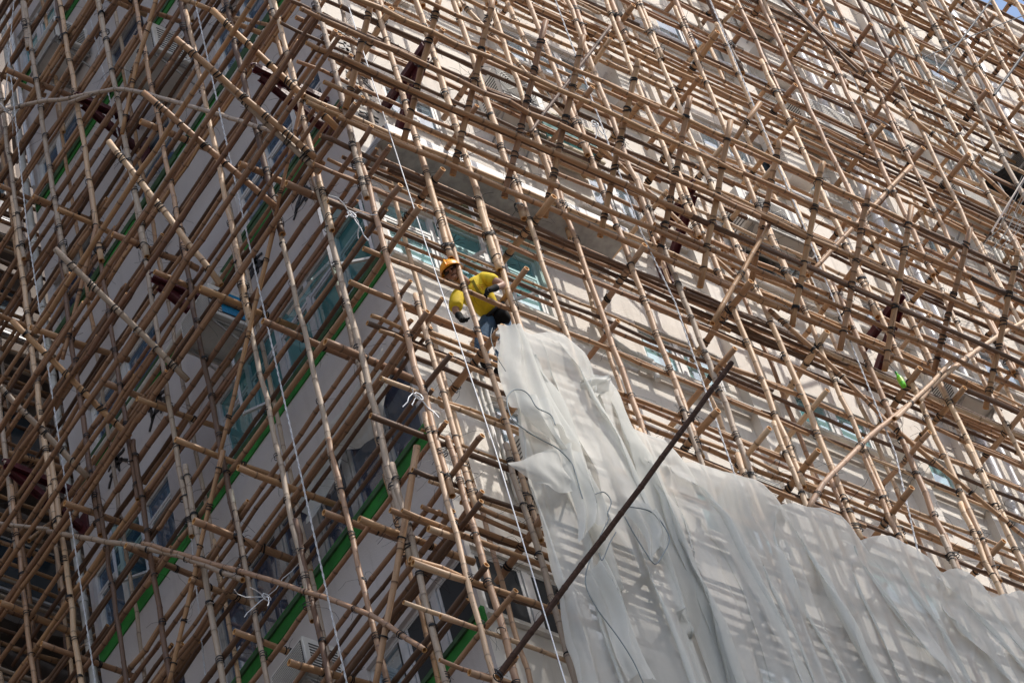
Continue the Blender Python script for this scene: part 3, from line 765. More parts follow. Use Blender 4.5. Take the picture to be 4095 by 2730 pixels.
def wall(b, f, u0, u1, z0, z1, holes, dep=.13):
    us = sorted({u0, u1} | {h[0] for h in holes} | {h[1] for h in holes}); zs = sorted({z0, z1} | {h[2] for h in holes} | {h[3] for h in holes})
    for a, c in zip(us, us[1:]):
        z_s = z0
        for e, g in zip(zs, zs[1:]):
            if any(h[0] - 1e-6 <= a and c <= h[1] + 1e-6 and h[2] - 1e-6 <= e and g <= h[3] + 1e-6 for h in holes): continue
            vs = [face(f, a, 0, e), face(f, c, 0, e), face(f, c, 0, g), face(f, a, 0, g)]
            b.add(vs if f == 'R' else vs[::-1], [(0, 1, 2, 3)])
    for h in holes:
        a, c, e, g = h[:4]
        o = [face(f, a, 0, e), face(f, c, 0, e), face(f, c, 0, g), face(f, a, 0, g)]
        i = [face(f, a, -dep, e), face(f, c, -dep, e), face(f, c, -dep, g), face(f, a, -dep, g)]
        for k in range(4):
            q = (k + 1) % 4; b.add([o[k], o[q], i[q], i[k]], [(0, 1, 2, 3)])
        # dark room box
        D = -1.3
        j = [face(f, a, D, e), face(f, c, D, e), face(f, c, D, g), face(f, a, D, g)]
        i2 = [face(f, a, -dep, e), face(f, c, -dep, e), face(f, c, -dep, g), face(f, a, -dep, g)]
        for k in range(4):
            q = (k + 1) % 4; b.add([i2[k], i2[q], j[q], j[k]], [(0, 1, 2, 3)], 1)
        b.add(j, [(0, 1, 2, 3)], 1)
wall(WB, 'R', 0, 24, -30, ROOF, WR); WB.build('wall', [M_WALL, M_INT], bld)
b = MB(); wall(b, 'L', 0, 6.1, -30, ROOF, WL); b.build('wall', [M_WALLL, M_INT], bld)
b = MB()
b.add([(0, 6.1, -30), (3.5, 6.1, -30), (3.5, 6.1, ROOF), (0, 6.1, ROOF)], [(0, 1, 2, 3)]); b.add([(3.5, 6.1, -30), (3.5, 12, -30), (3.5, 12, ROOF), (3.5, 6.1, ROOF)], [(0, 1, 2, 3)])
b.add([(24, 0, -30), (24, 12, -30), (24, 12, ROOF), (24, 0, ROOF)], [(0, 1, 2, 3)]); b.add([(0, 0, ROOF), (24, 0, ROOF), (24, 12, ROOF), (3.5, 12, ROOF), (3.5, 6.1, ROOF), (0, 6.1, ROOF)], [(0, 1, 2, 3, 4, 5)])
b.build('rear_wall', M_WALL, bld)
b = MB(); b.box((-.05, -.05, ROOF + .003), (24, .15, ROOF + .18)); b.box((-.05, .15, ROOF + .003), (.15, 6.1, ROOF + .18)); b.build('parapet', M_WALL, bld)

for iw, (f, ws) in enumerate((('R', WR), ('L', WL))):
    for (u0, u1, z0, z1, n, st) in ws:
        if f == 'R' and u0 > 9.2 + (z1 + 2) * .8: continue
        fr = MB(); t = .045; d0, d1 = -.10, -.045
        def bar(a, c, e, g, x0=d0, x1=d1):
            p = face(f, a, x0, e); q = face(f, c, x1, g); fr.box(p, q)
        bar(u0, u1, z0, z0 + t); bar(u0, u1, z1 - t, z1); bar(u0, u0 + t, z0 + t, z1 - t); bar(u1 - t, u1, z0 + t, z1 - t)
        w = (u1 - u0) / n; tall = (z1 - z0) > 1.0
        top = z1 - (.34 if (tall and st != 'd') else 0)
        if top < z1: bar(u0 + t, u1 - t, top - .03, top + .01)
        for k in range(1, n): bar(u0 + w * k - .035, u0 + w * k + .035, z0 + t, z1 - t, d0 - .004, d1 + .006)
        # inner sash bars
        for k in range(n):
            a, c = u0 + w * k + .045, u0 + w * (k + 1) - .045
            for (p_, q_, e_, g_) in ((a, a + .035, z0 + t, top - .03), (c - .035, c, z0 + t, top - .03), (a + .035, c - .035, z0 + t, z0 + t + .035), (a + .035, c - .035, top - .065, top - .03)):
                bar(p_, q_, e_, g_, d0 + .01, d1 - .008)
        wo = fr.build('window', M_WHITE if f == 'R' or st == 'b' else (M_ALU if st in 'pt' else M_METAL), bld)
        gm = {'t': M_GTEAL, 'b': M_GBLUE, 'd': M_GDARK, 'p': M_GBLUER}[st]
        if f == 'R': gm = {'t': M_GTEALR, 'b': M_GBLUER, 'p': M_GBLUER}[st]
        for k in range(n):
            a, c = u0 + w * k + .04, u0 + w * (k + 1) - .04
            g = MB()
            if f == 'R': g.add([face(f, a, -.075, z0 + .04), face(f, c, -.075, z0 + .04), face(f, c, -.075, z1 - .04), face(f, a, -.075, z1 - .04)], [(0, 1, 2, 3)])
            else: g.add([face(f, a, -.075, z0 + .04), face(f, a, -.075, z1 - .04), face(f, c, -.075, z1 - .04), face(f, c, -.075, z0 + .04)], [(0, 1, 2, 3)])
            g.build('pane', gm, wo)
            pr = rnd.random()
            if (st in 'tp' and pr < .95) or (st == 'b' and pr < .55) or (st == 'd' and pr < .6):
                cu = MB(); N_ = 26; vs = []
                lo = z0 + .05 + (rnd.random() < .2) * .3
                a2, c2 = (a, c) if rnd.random() < .6 else ((a, a + (c - a) * .6) if rnd.random() < .5 else (a + (c - a) * .4, c))
                ph = rnd.uniform(0, 6)
                for i in range(N_ + 1):
                    u = a2 + (c2 - a2) * i / N_
                    dd = -.17 - .008 * math.sin(i * 1.3 + ph) - .004 * math.sin(i * 3.1)
                    vs += [face(f, u, dd, lo), face(f, u, dd, z1 - .02)]
                cu.add(vs, [(2 * i, 2 * i + 2, 2 * i + 3, 2 * i + 1) for i in range(N_)], 0, True)
                cm = {'t': M_CURT if f == 'R' else M_CURTC, 'p': M_CURT, 'b': rnd.choice([M_CURTB, M_CURT]) if f == 'L' else M_CURT, 'd': M_CURTB}[st]
                cu.build('curtain', cm, wo)
        # sill
        s_ = MB(); s_.box(face(f, u0 - .04, .003, z0 - .06), face(f, u1 + .04, .055 if f == 'R' else .04, z0 - .004)); s_.build('sill', M_WALL if f == 'R' else M_GREEND, wo)
# top hung sashes standing open
def sash(f, u0, u1, ztop, h, ang, d=-.05, side=False):
    b = MB(); t = .035
    e1 = face(f, u0, d, ztop); e2 = face(f, u1, d, ztop)
    if not side:
        dn = face(f, 0, math.sin(ang), -math.cos(ang)) ; ex = (e2 - e1).normalized(); L = (e2 - e1).length; org = e1; hh = h
    else:
        ex = Vector((0, 0, -1)); L = h; org = e1
        dn = (face(f, 1, 0, 0) * math.cos(ang) + face(f, 0, 1, 0) * math.sin(ang)); hh = u1 - u0
    nn = ex.cross(dn)
    M = Matrix.Identity(4)
    for i in range(3): M[i][0] = ex[i]; M[i][1] = dn[i]; M[i][2] = nn[i]; M[i][3] = org[i]
    b.box((0, 0, 0), (L, t, .03), 0, M); b.box((0, hh - t, 0), (L, hh, .03), 0, M); b.box((0, t, 0), (t, hh - t, .03), 0, M); b.box((L - t, t, 0), (L, hh - t, .03), 0, M)
    b.add([M @ Vector(q) for q in ((t, t, .015), (L - t, t, .015), (L - t, hh - t, .015), (t, hh - t, .015))], [(0, 1, 2, 3)], 1)
    return b.build('open_sash', [M_ALU, M_GSASH], bld)
sash('L', .14, .62, 1.40, 1.05, .9, 0.0, True); sash('L', .75, 1.25, 1.1, .75, .55, 0.0)
sash('R', .85, 1.3, 1.40, 1.0, 1.1, 0, True); sash('R', 1.68, 2.12, 1.42, 1.05, .8, 0, True); sash('R', .95, 1.35, .95, .62, .5, 0.0)
sash('R', 5.65, 6.0, .98, .6, .5, 0); sash('L', 4.9, 5.3, 1.4, 1.0, .7, 0, True); sash('L', 2.2, 2.6, 1.42, 1.08, .6, 0, True)

# green bands under the street side windows
for z in (-8.4, -5.6, -2.8, 0, 2.97, 5.9, 8.75, 11.6, 14.4):
    b = MB()
    hgt = .28 if z < 2 else .2; z += .025
    b.box((-.016, -.016, z), (-.001, 6.07, z + hgt)); b.box((-.001, -.016, z), (.022, -.001, z + hgt))
    g = b.build('green_band', M_GREEN, bld)
    e = MB(); e.box((-.03, 3.9 if z < -1 else .04, z + hgt - .09), (-.0165, 6.05, z + hgt)); e.build('ledge', M_GREEND, g)
# canopy at the corner and shallow mouldings
def slab(name, f, u0, u1, z0, z1, d, m_, d0=.001): b = MB(); b.box(face(f, u0, d0, z0), face(f, u1, d, z1)); return b.build(name, m_, bld)
cp = slab('canopy', 'R', .03, 3.25, 1.90, 1.99, .48, M_METAL); e = MB(); e.box((.03, -.51, 1.88), (3.25, -.483, 2.02)); e.build('canopy_edge', M_WHITE, cp)
b = MB(); b.box((0.05, -.40, 2.0), (3.2, -.02, 2.06)); b.build('canopy_lip', M_ALU, cp)
for z in (-5.5, -2.75, .10, 3.05, 5.75, 8.45, 11.35, 14.2):
    slab('moulding', 'R', 2.4 if abs(z - .1) < .2 else 3.2, 24, z, z + .07, .05, M_WALL)
    slab('moulding', 'R', 3.2, 24, z - .16, z - .11, .03, M_WALL)
for u, w_, d in [(4.72, .26, .12), (6.98, .22, .12), (8.1, .18, .10), (10.42, .28, .12), (12.45, .25, .12), (2.6, .2, .10), (5.2, .14, .06), (9.05, .18, .08)]:
    slab('pilaster', 'R', u, u + w_, -8.5 if u > 3 else 2.5, ROOF - .3, d, M_WALL)
for (u0, u1, z0, z1) in [(7.55, 8.02, 8.45, 9.35), (4.40, 4.68, 5.9, 7.0), (7.0, 7.35, 5.8, 6.9)]:
    slab('window_hood', 'R', u0, u1, z0, z1, .26, M_WALL)

# painted characters, black and flaking, near the corner
def glyph(f, u, z, s, seed):
    R = random.Random(seed); b = MB()
    def stroke(x0, y0, x1, y1, w):
        n = 7; top = []; bot = []
        for i in range(n + 1):
            t = i / n; cx = x0 + (x1 - x0) * t + R.uniform(-.02, .02); cy = y0 + (y1 - y0) * t + R.uniform(-.02, .02) + .05 * math.sin(t * 3.1)
            ww = w * (1.15 - .7 * abs(t - .35)) * R.uniform(.7, 1.25)
            dx, dy = x1 - x0, y1 - y0; l = math.hypot(dx, dy); nx, ny = -dy / l, dx / l
            top.append((cx + nx * ww, cy + ny * ww)); bot.append((cx - nx * ww, cy - ny * ww))
        vs = [face(f, u + p[0] * s, dd, z + p[1] * s) for dd in (.002, .012) for p in top + bot]
        k = n + 1; fs = []
        for i in range(n):
            fs += [(i, i + 1, k + i + 1, k + i), (2 * k + i, 2 * k + k + i, 2 * k + k + i + 1, 2 * k + i + 1), (i, 2 * k + i, 2 * k + i + 1, i + 1), (k + i, k + i + 1, 3 * k + i + 1, 3 * k + i)]
        b.add(vs, fs)
    for y in (R.uniform(.75, .9), R.uniform(.5, .62), R.uniform(.2, .35)): stroke(.1 + R.uniform(0, .15), y, .9 - R.uniform(0, .1), y + R.uniform(0, .06), .045)
    stroke(.45 + R.uniform(-.1, .1), .95, .42, .1, .055)
    stroke(.45, .55, .08, .08, .045); stroke(.5, .5, .95, .06, .055)
    if R.random() < .6: stroke(.78, .8, .8, .3, .04)
    return b
for k, (y, z, sz) in enumerate([(.75, 2.40, .52), (1.82, 2.36, .5), (2.72, 2.42, .5), (3.95, 2.35, .55), (4.95, 2.38, .5)]):
    glyph('L', y, z, sz, 40 + k).build('painted_character', M_BLACK, bld)
for k, z in enumerate([2.72, 3.16, 3.62, 4.12, 4.6]):
    glyph('R', .10, z, .40, 60 + k).build('painted_character', M_BLACK, bld)

# ------------------------------------------------------------------ pipes
def pipe(f, pts, r, label, group, m_=None, name='drain_pipe', coup=1.4):
    P = [face(f, *p) for p in pts]
    t = empty(name, P[0], label, 'pipe', group)
    b = MB(); b.tube(P, r, 12)
    o = b.build('tube', m_ or M_PIPE, t)
    c = MB(); n = 0
    for a, q in zip(P, P[1:]):
        L = (q - a).length; k = .1
        dr = (q - a).normalized()
        while k < L:
            if abs((a + dr * k).z) < 17:
                c = MB(); c.tube([a + dr * k, a + dr * (k + r * 1.6)], r * 1.22, 12); c.build('coupling', m_ or M_PIPE, t)
            k += coup
    return t
pipe('R', [(12.62, .16, 14.6), (12.62, .16, 2)], .105, 'thick white drain pipe running down the facade at the upper right', None)
pipe('R', [(8.55, .10, 14), (8.55, .10, 7.5), (8.55, .10, -5)], .055, 'white vertical pipe right of the panelled window bay', None)
pipe('R', [(8.85, .10, 13.5), (8.85, .10, -3)], .04, 'thin white pipe beside the thicker vertical one', None)
pipe('R', [(8.55, .16, -4.5), (8.9, .2, -2.2), (8.85, .2, -1.9)], .09, 'stout white soil pipe with an elbow at the right edge above the net', None)
for i, (u, r) in enumerate([(10.72, .03), (10.82, .03), (10.92, .035), (11.03, .03), (11.13, .035), (11.24, .03), (11.34, .028)]):
    pipe('R', [(u, .07, 14.5), (u + .02, .07, 0)], r, 'old ribbed pipe in the bundle climbing the right facade', 'bundle of old pipes on the right facade', M_PIPED, coup=2.2)
for z, u0, u1, nm in [(8.40, 5.3, 8.2, 'white pipe running level under the third window row from the top right'), (5.62, 2.6, 7.3, 'white level pipe under the windows above the catch fan'), (2.62, 3.4, 8.8, 'white level pipe behind the catch fan'), (-.02, 2.5, 9.0, 'pale level pipe under the teal windows right of the worker'), (11.2, 6, 10.3, 'white level pipe high on the right facade')]:
    pipe('R', [(u0, .11, z), (u1, .11, z - .02)], .04, nm, None, M_PIPE if z > 5 else M_PIPED, 'level_pipe')
pipe('R', [(2.75, .05, .62), (2.75, .10, .30), (3.05, .10, .12), (3.35, .10, .12), (3.35, .1, -.2)], .035, 'crooked cream waste pipe right of the corner window', None, M_PIPED, 'waste_pipe', 9)
pipe('R', [(.72, .06, -1.2), (.72, .06, -3.2)], .022, 'slim conduit beside the small window below the worker', None, M_PIPED, 'conduit', 9)
pipe('R', [(.80, .06, -1.2), (.80, .06, -3.4), (.9, .06, -3.6)], .026, 'slim conduit with a bent foot below the worker', None, M_PIPED, 'conduit', 9)
pipe('L', [(5.98, .07, 14), (5.98, .07, 9.2)], .03, 'thin grey pipe at the far upper end of the shaded facade', None, M_PIPE, 'conduit', 9)
pipe('L', [(6.22, .02, 14), (6.22, .02, -9)], .05, 'grey drain pipe at the far end of the shaded facade', None, M_PIPED, 'drain_pipe')
pipe('L', [(.9, .05, 5.82), (4.0, .05, 5.80)], .04, 'grey pipe lying along the green band of the shaded facade', None, M_PIPED, 'level_pipe', 9)
pipe('L', [(2.6, .05, 3.07), (6.0, .05, 3.07)], .045, 'grey pipe lying on the green band nearest the left fan', None, M_PIPED, 'level_pipe', 9)

# ------------------------------------------------------------------ air conditioners
def ac(f, u, z, w, h, d, label, style='fan', gap=.04, m_=None):
    t = empty('air_conditioner', face(f, u, 0, z), label, 'air conditioner')
    b = MB(); a = face(f, u, gap, z); c = face(f, u + w, gap + d, z + h); b.box(a, c); o = b.build('casing', m_ or M_AC, t)
    md = o.modifiers.new('bevel', 'BEVEL'); md.width = .012; md.segments = 2
    g = MB(); F = gap + d
    if style == 'fan':
        cu, cz, R_ = u + w * .42, z + h * .5, h * .42
        g.box(face(f, cu - R_, F + .001, cz - R_), face(f, cu + R_, F + .004, cz + R_), 1)
        for i in range(1, 9):
            r = R_ * i / 9 * 1.12
            if r > R_: r = R_
            pts = [face(f, cu + r * math.cos(q * math.pi / 14), F + .012, cz + r * math.sin(q * math.pi / 14)) for q in range(29)]
            g.tube(pts, .0045, 4, 0, False)
        for q in range(8):
            an = q * math.pi / 4; g.tube([face(f, cu, F + .012, cz), face(f, cu + R_ * math.cos(an), F + .012, cz + R_ * math.sin(an))], .006, 4)
    else:
        g.box(face(f, u + .03, F + .001, z + .04), face(f, u + w - .03, F + .004, z + h - .04), 1)
        n = 13
        for i in range(n):
            zz = z + .05 + (h - .1) * i / n
            g.box(face(f, u + .04, F + .005, zz), face(f, u + w - .04, F + .014, zz + (h - .1) / n * .42))
    g.build('grille', [m_ or M_AC, M_ACD], t)
    g = MB(); S_ = u  # side louvres (towards the corner)
    for i in range(9):
        zz = z + .06 + (h - .12) * i / 9
        g.box(face(f, S_ - .004, gap + .06, zz), face(f, S_ - .001, gap + d - .06, zz + .018), 0)
    g.build('side_vent', M_ACD, t)
    k = MB()
    for uu in (u + .06, u + w - .09):
        k.box(face(f, uu, .0, z - .04), face(f, uu + .03, gap + d + .04, z - .008))
        p0 = face(f, uu + .015, 0.0, z - .34); p1 = face(f, uu + .015, gap + d - .03, z - .04); k.tube([p0, p1], .014, 5)
    k.box(face(f, u - .02, gap + d + .005, z - .038), face(f, u + w + .02, gap + d + .035, z - .01))
    k.build('bracket', M_METAL, t)
    return t
ac('R', 2.05, 4.02, .62, .62, .42, 'beige box air conditioner high beside the green glass opening above the canopy', 'fan')
ac('R', 5.55, 3.72, 1.05, .72, .38, 'big outdoor unit with round fan grilles right of the maroon bracket', 'fan')
ac('R', 7.55, 10.0, .62, .52, .5, 'white window air conditioner with yellow panel near the top edge', 'slat')
ac('R', 8.05, 1.72, .62, .5, .4, 'white window air conditioner below the two bent poles', 'slat')
ac('R', .82, -3.3, .5, .66, .34, 'air conditioner with slatted grille left of the net', 'slat')
ac('R', 7.55, 7.2, .9, .62, .4, 'slatted outdoor unit on a bracket in the upper right', 'slat')
ac('R', 10.15, 7.0, .7, .5, .4, 'outdoor unit with pale lid beside the pipe bundle', 'slat')
ac('R', 12.0, 9.0, .9, .4, .5, 'steel box unit with open rusty bracket at the far right', 'slat', m_=M_METAL)
ac('R', 3.7, -2.3, .6, .5, .35, 'air conditioner seen faintly through the net', 'slat')
ac('L', 2.3, 1.72, .62, .55, .48, 'white window air conditioner with blue film on the shaded facade', 'slat')
ac('L', 4.3, 10.2, .7, .5, .5, 'window air conditioner at the upper left behind the bamboo', 'slat')
ac('L', 2.35, 7.15, .7, .6, .5, 'grey window air conditioner beneath the bent pole on the left', 'slat')
ac('L', 2.0, -4.35, .6, .5, .45, 'dark grilled air conditioner at the bottom left of the corner', 'slat')
b = MB(); b.box((-.40, 2.29, 1.80), (-.1, 2.296, 2.2)); o = b.build('blue_film', simple('blue_film', (.02, .22, .42), .25), [x for x in bpy.data.objects if x.get('label', '').startswith('white window air conditioner with blue')][0])
# green glass box opening next to the beige unit
b = MB(); b.box((2.75, -.30, 4.42), (3.55, -.02, 4.46)); b.box((2.75, -.30, 3.78), (3.55, -.02, 3.82), 0); b.box((2.75, -.28, 3.83), (3.52, -.26, 4.41), 1)
o = b.build('glass_hood', [M_CREAM, simple('green_glass', (.05, .16, .15), .15)]); tag(o, 'cream window hood with green glass above the corner canopy', 'window hood')
# corrugated awnings and cabinet far right
for i, (u, z, w_, lab) in enumerate([(11.3, 8.35, 1.3, 'black torn corrugated awning at the right edge beside the white drain pipe'), (11.9, 7.0, 1.2, 'dark corrugated awning below the torn one on the right edge')]):
    b = MB(); n = 40; vs = []
    for k in range(n + 1):
        uu = u + w_ * k / n; h = .02 * math.sin(k * 1.6)
        vs += [face('R', uu, .02, z + .22 + h), face('R', uu, .55 + rnd.uniform(-.04, .04) * (i == 0), z + h)]
    b.add(vs, [(2 * k, 2 * k + 2, 2 * k + 3, 2 * k + 1) for k in range(n)], 0, True)
    tag(b.build('awning', M_BLACK if i == 0 else M_METAL), lab, 'awning')

# maroon steel brackets bolted to the walls
def bracket(f, u, z, out, label):
    t = empty('steel_bracket', face(f, u, 0, z), label, 'bracket', 'maroon steel brackets bolted to the walls')
    def beam(p, q, name, w=.045):
        L = (q - p).length; M = frame_to(p, q); b = MB()
        b.box((-w, -.006, 0), (w, .006, L)); b.box((-w, -w, 0), (-w + .01, w, L)); b.box((w - .01, -w, 0), (w, w, L)); b.build(name, M_STEEL, t, M)
    tip = face(f, u, out, z)
    beam(tip, face(f, u - .02, .02, z - .10), 'beam'); beam(tip + face(f, .06, -.12, -.02), face(f, u + .05, .02, z - .62), 'strut')
    b = MB(); b.box(face(f, u - .09, .002, z - .78), face(f, u + .11, .03, z - .45)); b.build('wall_plate', M_STEEL, t)
    b = MB(); c = face(f, u, out - .06, z + .03); b.tube([c + Vector((0, 0, .07 * math.sin(a * math.pi / 8))) + face(f, 0, .09 * math.cos(a * math.pi / 8), 0) for a in range(9)], .012, 6); b.build('lug', M_STEEL, t)
bracket('R', .55, 3.35, .92, 'maroon steel bracket above the corner canopy, behind the second uprights')
bracket('R', 3.3 + .9, 2.45 + .55, .88, 'maroon steel bracket left of the big round-fan outdoor unit')
bracket('R', 7.05, 2.15 + .3, .95, 'maroon steel bracket above the two bent poles at the right')
bracket('L', .25, 3.5, .95, 'maroon steel bracket on the shaded side next to the upper corner')
bracket('L', 2.7, 2.62, .95, 'maroon steel bracket above the air conditioner with blue film')
bracket('L', 6.0, 3.0, 1.0, 'maroon steel bracket at the far left lower edge')
bracket('L', 3.6, 7.55, .9, 'maroon steel bracket near the bent pole on the left')

# wires and cables (loose black)
def wire(P, r, label, name='cable', m_=None, cat='cable', group=None):
    b = MB(); b.tube(P, r, 6); return tag(b.build(name, m_ or M_CABLE), label, cat, group)
wire([tr(3, 2140, -10, 1, -1.1), tr(3, 1770, 485, 1, -1.1)], .016, 'black rod slanting across the top right scaffold', 'thin_rod', cat='rod')
wire([tr(3, 2352, 360, 1, -1.2), tr(3, 2150, 640, 1, -1.2)], .022, 'black rod at the right edge of the upper scaffold', 'thin_rod', cat='rod')
wire([tr(3, 2400, 85, 1, -1.1), tr(3, 2020, 235, 1, -1.1), tr(3, 1680, 390, 1, -1.1)], .008, 'taut black cable near the patch of sky')
wire([tr(3, 2400, 1120, 1, -1.3), tr(3, 2130, 1562, 1, -1.3), tr(6, 2080, 120, 1, -1.1)], .015, 'brown rod leaning at the right edge below the awnings', 'thin_rod', simple('rod_brown', (.10, .055, .035), .5), cat='rod')
for i in range(7):
    a = 2190 + i * 24; wire([tr(3, a + 150, 1180 + i * 12, 1, -1.0), tr(3, a - 10, 1562 + rnd.uniform(-40, 10), 1, -1.0), tr(6, a - 160 + rnd.uniform(-30, 30), 200 + rnd.uniform(-40, 40), 1, -.95)], .004, 'thin black wire hanging in the bunch at the right edge', group='bunch of thin wires at the right edge')
wire([tr(2, 60, 60, 1, -.95)] + [tr(2, 60, 60, 1, -.95)], .001, 'x') if False else None

# ropes
def rope(P, r, label, m_=M_ROPE, name='rope', group=None):
    """two twisted strands"""
    b = MB(); pts = []
    for a, c in zip(P, P[1:]):
        n = max(2, int((c - a).length / .02))
        for i in range(n): pts.append(a.lerp(c, i / n))
    pts.append(P[-1])
    for ph in (0, math.pi):
        q = []
        for i, p in enumerate(pts):
            an = i * .55 + ph; q.append(p + Vector((math.cos(an), math.sin(an), 0)) * r * .36)
        b.tube(q, r * .42, 5)
    return tag(b.build(name, m_), label, 'rope', group)
rope([at(30, 180, 0, -1.0), at(107, 900, 0, -1.0), at(242, 1800, 0, -1.0), at(390, 2790, 0, -1.0)], .013, 'leftmost white twisted rope hanging down the shaded scaffold')
rope([at(785, 30, 0, -.99), at(979, 900, 0, -.99), at(1184, 1812, 0, -.99), at(1400, 2790, 0, -.99)], .014, 'white twisted rope hanging in front of the teal windows on the shaded side')
rope([at(335, -30, 0, -.5), at(440, 400, 0, -.5), at(555, 900, 0, -.5), at(665, 1500, 0, -.45), at(760, 2100, 0, -.45), at(830, 2790, 0, -.45)], .012, 'white rope glimpsed between poles in the middle of the shaded scaffold')
rope([at(55, 10, 0, -1.02), at(20, 400, 0, -1.02)], .011, 'short white rope at the upper left corner')
rope([at(2213, -20, 1, -1.0), at(2564, 930, 1, -1.0), at(2700, 1210, 1, -1.0), at(2945, 1919, 1, -1.0)], .014, 'white twisted rope ending where the net top starts, left one of two')
rope([at(2830, -20, 1, -.93), at(3225, 930, 1, -.93), at(3582, 1817, 1, -.98), at(3678, 2237, 1, -1.0)], .014, 'white twisted rope ending behind the net between two uprights')
rope([at(3255, 0, 1, -.5), at(3420, 330, 1, -.5), at(3560, 700, 1, -.5)], .012, 'white rope in the upper right behind the ledgers')
rope([at(3725, 185, 1, -.5), at(3802, 440, 1, -.5), at(4030, 790, 1, -.45), at(4120, 1000, 1, -.45)], .012, 'white rope beside the torn black awning')
rope([at(1630, -20, 1, .0 - .6), at(1690, 60, 1, -.6)], .010, 'scrap of white rope at the top near the corner')
wire([at(1395, 30, 1, -1.03), at(1683, 917, 1, -1.03), at(1981, 1800, 1, -1.4), at(2280, 2790, 1, -1.6)], .006, 'thin white line stretched from the top past the worker to the net', 'rope', M_LINE, 'rope')
# white plastic ties
def ties(p, label, seed, s=.12):
    R = random.Random(seed); b = MB()
    for k in range(5):
        q = Vector(p); d = Vector((R.uniform(-1, 1), R.uniform(-.4, .4), R.uniform(-1, .3))).normalized(); pts = [q]
        for i in range(4): q = q + d * s * R.uniform(.4, .9); d = (d + Vector((R.uniform(-.5, .5), R.uniform(-.5, .5), R.uniform(-.6, .1)))).normalized(); pts.append(q)
        b.tube(pts, .006, 4)
    b.tube([Vector(p) + Vector((.05 * math.cos(a), 0, .05 * math.sin(a))) for a in range(7)], .008, 4)
    tag(b.build('plastic_tie', M_STRAPW), label, 'plastic tie')
ties(tr(7, 1790, 985, 0, -.96), 'white plastic ribbon knotted in front of the green band at the lower left', 1, .16)
ties(tr(1, 55, 750, 0, -.98), 'white plastic ribbon at the left end of the bent grey pole', 2)
ties(tr(2, 95, 1440, 1, -.9), 'white plastic ribbon left of the corner upright above the worker', 3)
ties(tr(5, 545, 1150, 1, -.92), 'white plastic ribbon tied round the corner upright below the worker', 4)
ties(tr(2, 1730, 830, 1, -.95), 'white plastic ribbon tied to a ledger under the fan', 5, .08)

# torn plastic sheet over the dark window under the corner
b = MB(); vs = []
for i in range(31):
    for j in range(21):
        u, v = i / 30, j / 20
        vs.append((-.14 - .10 * math.sin(u * 5 + v * 2) * v - .05 * noise.noise(Vector((u * 6, v * 6, 2))), .25 + 1.75 * u + .1 * math.sin(v * 5), -1.15 - (.35 + .5 * abs(math.sin(u * 4 + .6))) * v - .15 * u))
b.add(vs, [(i * 21 + j, (i + 1) * 21 + j, (i + 1) * 21 + j + 1, i * 21 + j + 1) for i in range(30) for j in range(20)], 0, True)
tag(b.build('plastic_sheet', M_NET), 'torn translucent plastic sheet over the dark window beside the corner', 'plastic sheet')

# ------------------------------------------------------------------ the net
NY = -1.05
top = [(1130, 812), (1131, 775), (1150, 754), (1185, 763), (1215, 776), (1250, 772), (1290, 779), (1322, 806), (1338, 850), (1346, 892), (1385, 872), (1397, 886), (1376, 915), (1400, 950), (1420, 985), (1470, 1001), (1520, 1020), (1560, 1063),
       (1600, 1075), (1660, 1092), (1730, 1112), (1768, 1133), (1787, 1160), (1820, 1166), (1880, 1178), (1924, 1191), (1952, 1212), (1972, 1242), (1995, 1240), (2037, 1239), (2095, 1268), (2135, 1292), (2160, 1317), (2175, 1313), (2197, 1314), (2230, 1331), (2255, 1352), (2273, 1376), (2300, 1371), (2334, 1364), (2380, 1388), (2430, 1420), (2480, 1440), (2540, 1480), (2600, 1500)]
TP = []
for (x, y) in top:
    q = at(x * 1.741, y * 1.741, 1, NY); TP.append((q.x, q.z))
ties_x = [TP[i][0] for i in (17, 22, 27, 32, 37)]
cum = [0]
for a, c in zip(TP, TP[1:]): cum.append(cum[-1] + math.hypot(c[0] - a[0], c[1] - a[1]))
def top_at(s):
    for i in range(len(TP) - 1):
        if s <= cum[i + 1] or i == len(TP) - 2:
            t = (s - cum[i]) / (cum[i + 1] - cum[i]); return (TP[i][0] + (TP[i + 1][0] - TP[i][0]) * t, TP[i][1] + (TP[i + 1][1] - TP[i][1]) * t)
def fold(v, t, seed=0.0):
    """pleats running down the cloth: v across in metres, t below the top in metres"""
    w = v + .10 * math.sin(t * .9 + v * 1.3 + seed) + .05 * math.sin(t * 2.3 + v * 3)
    a = noise.noise(Vector((w * 1.6, t * .16, seed))) * .30
    b_ = noise.noise(Vector((w * 4.2, t * .22, seed + 5)))
    c = noise.noise(Vector((w * 11, t * .35, seed + 9)))
    rdg = 1 - abs(noise.noise(Vector((w * 2.3, t * .13, seed + 17)))) * 2
    return a + b_ * .13 + c * .045 + (max(0, rdg - .55) ** 1.5) * .22
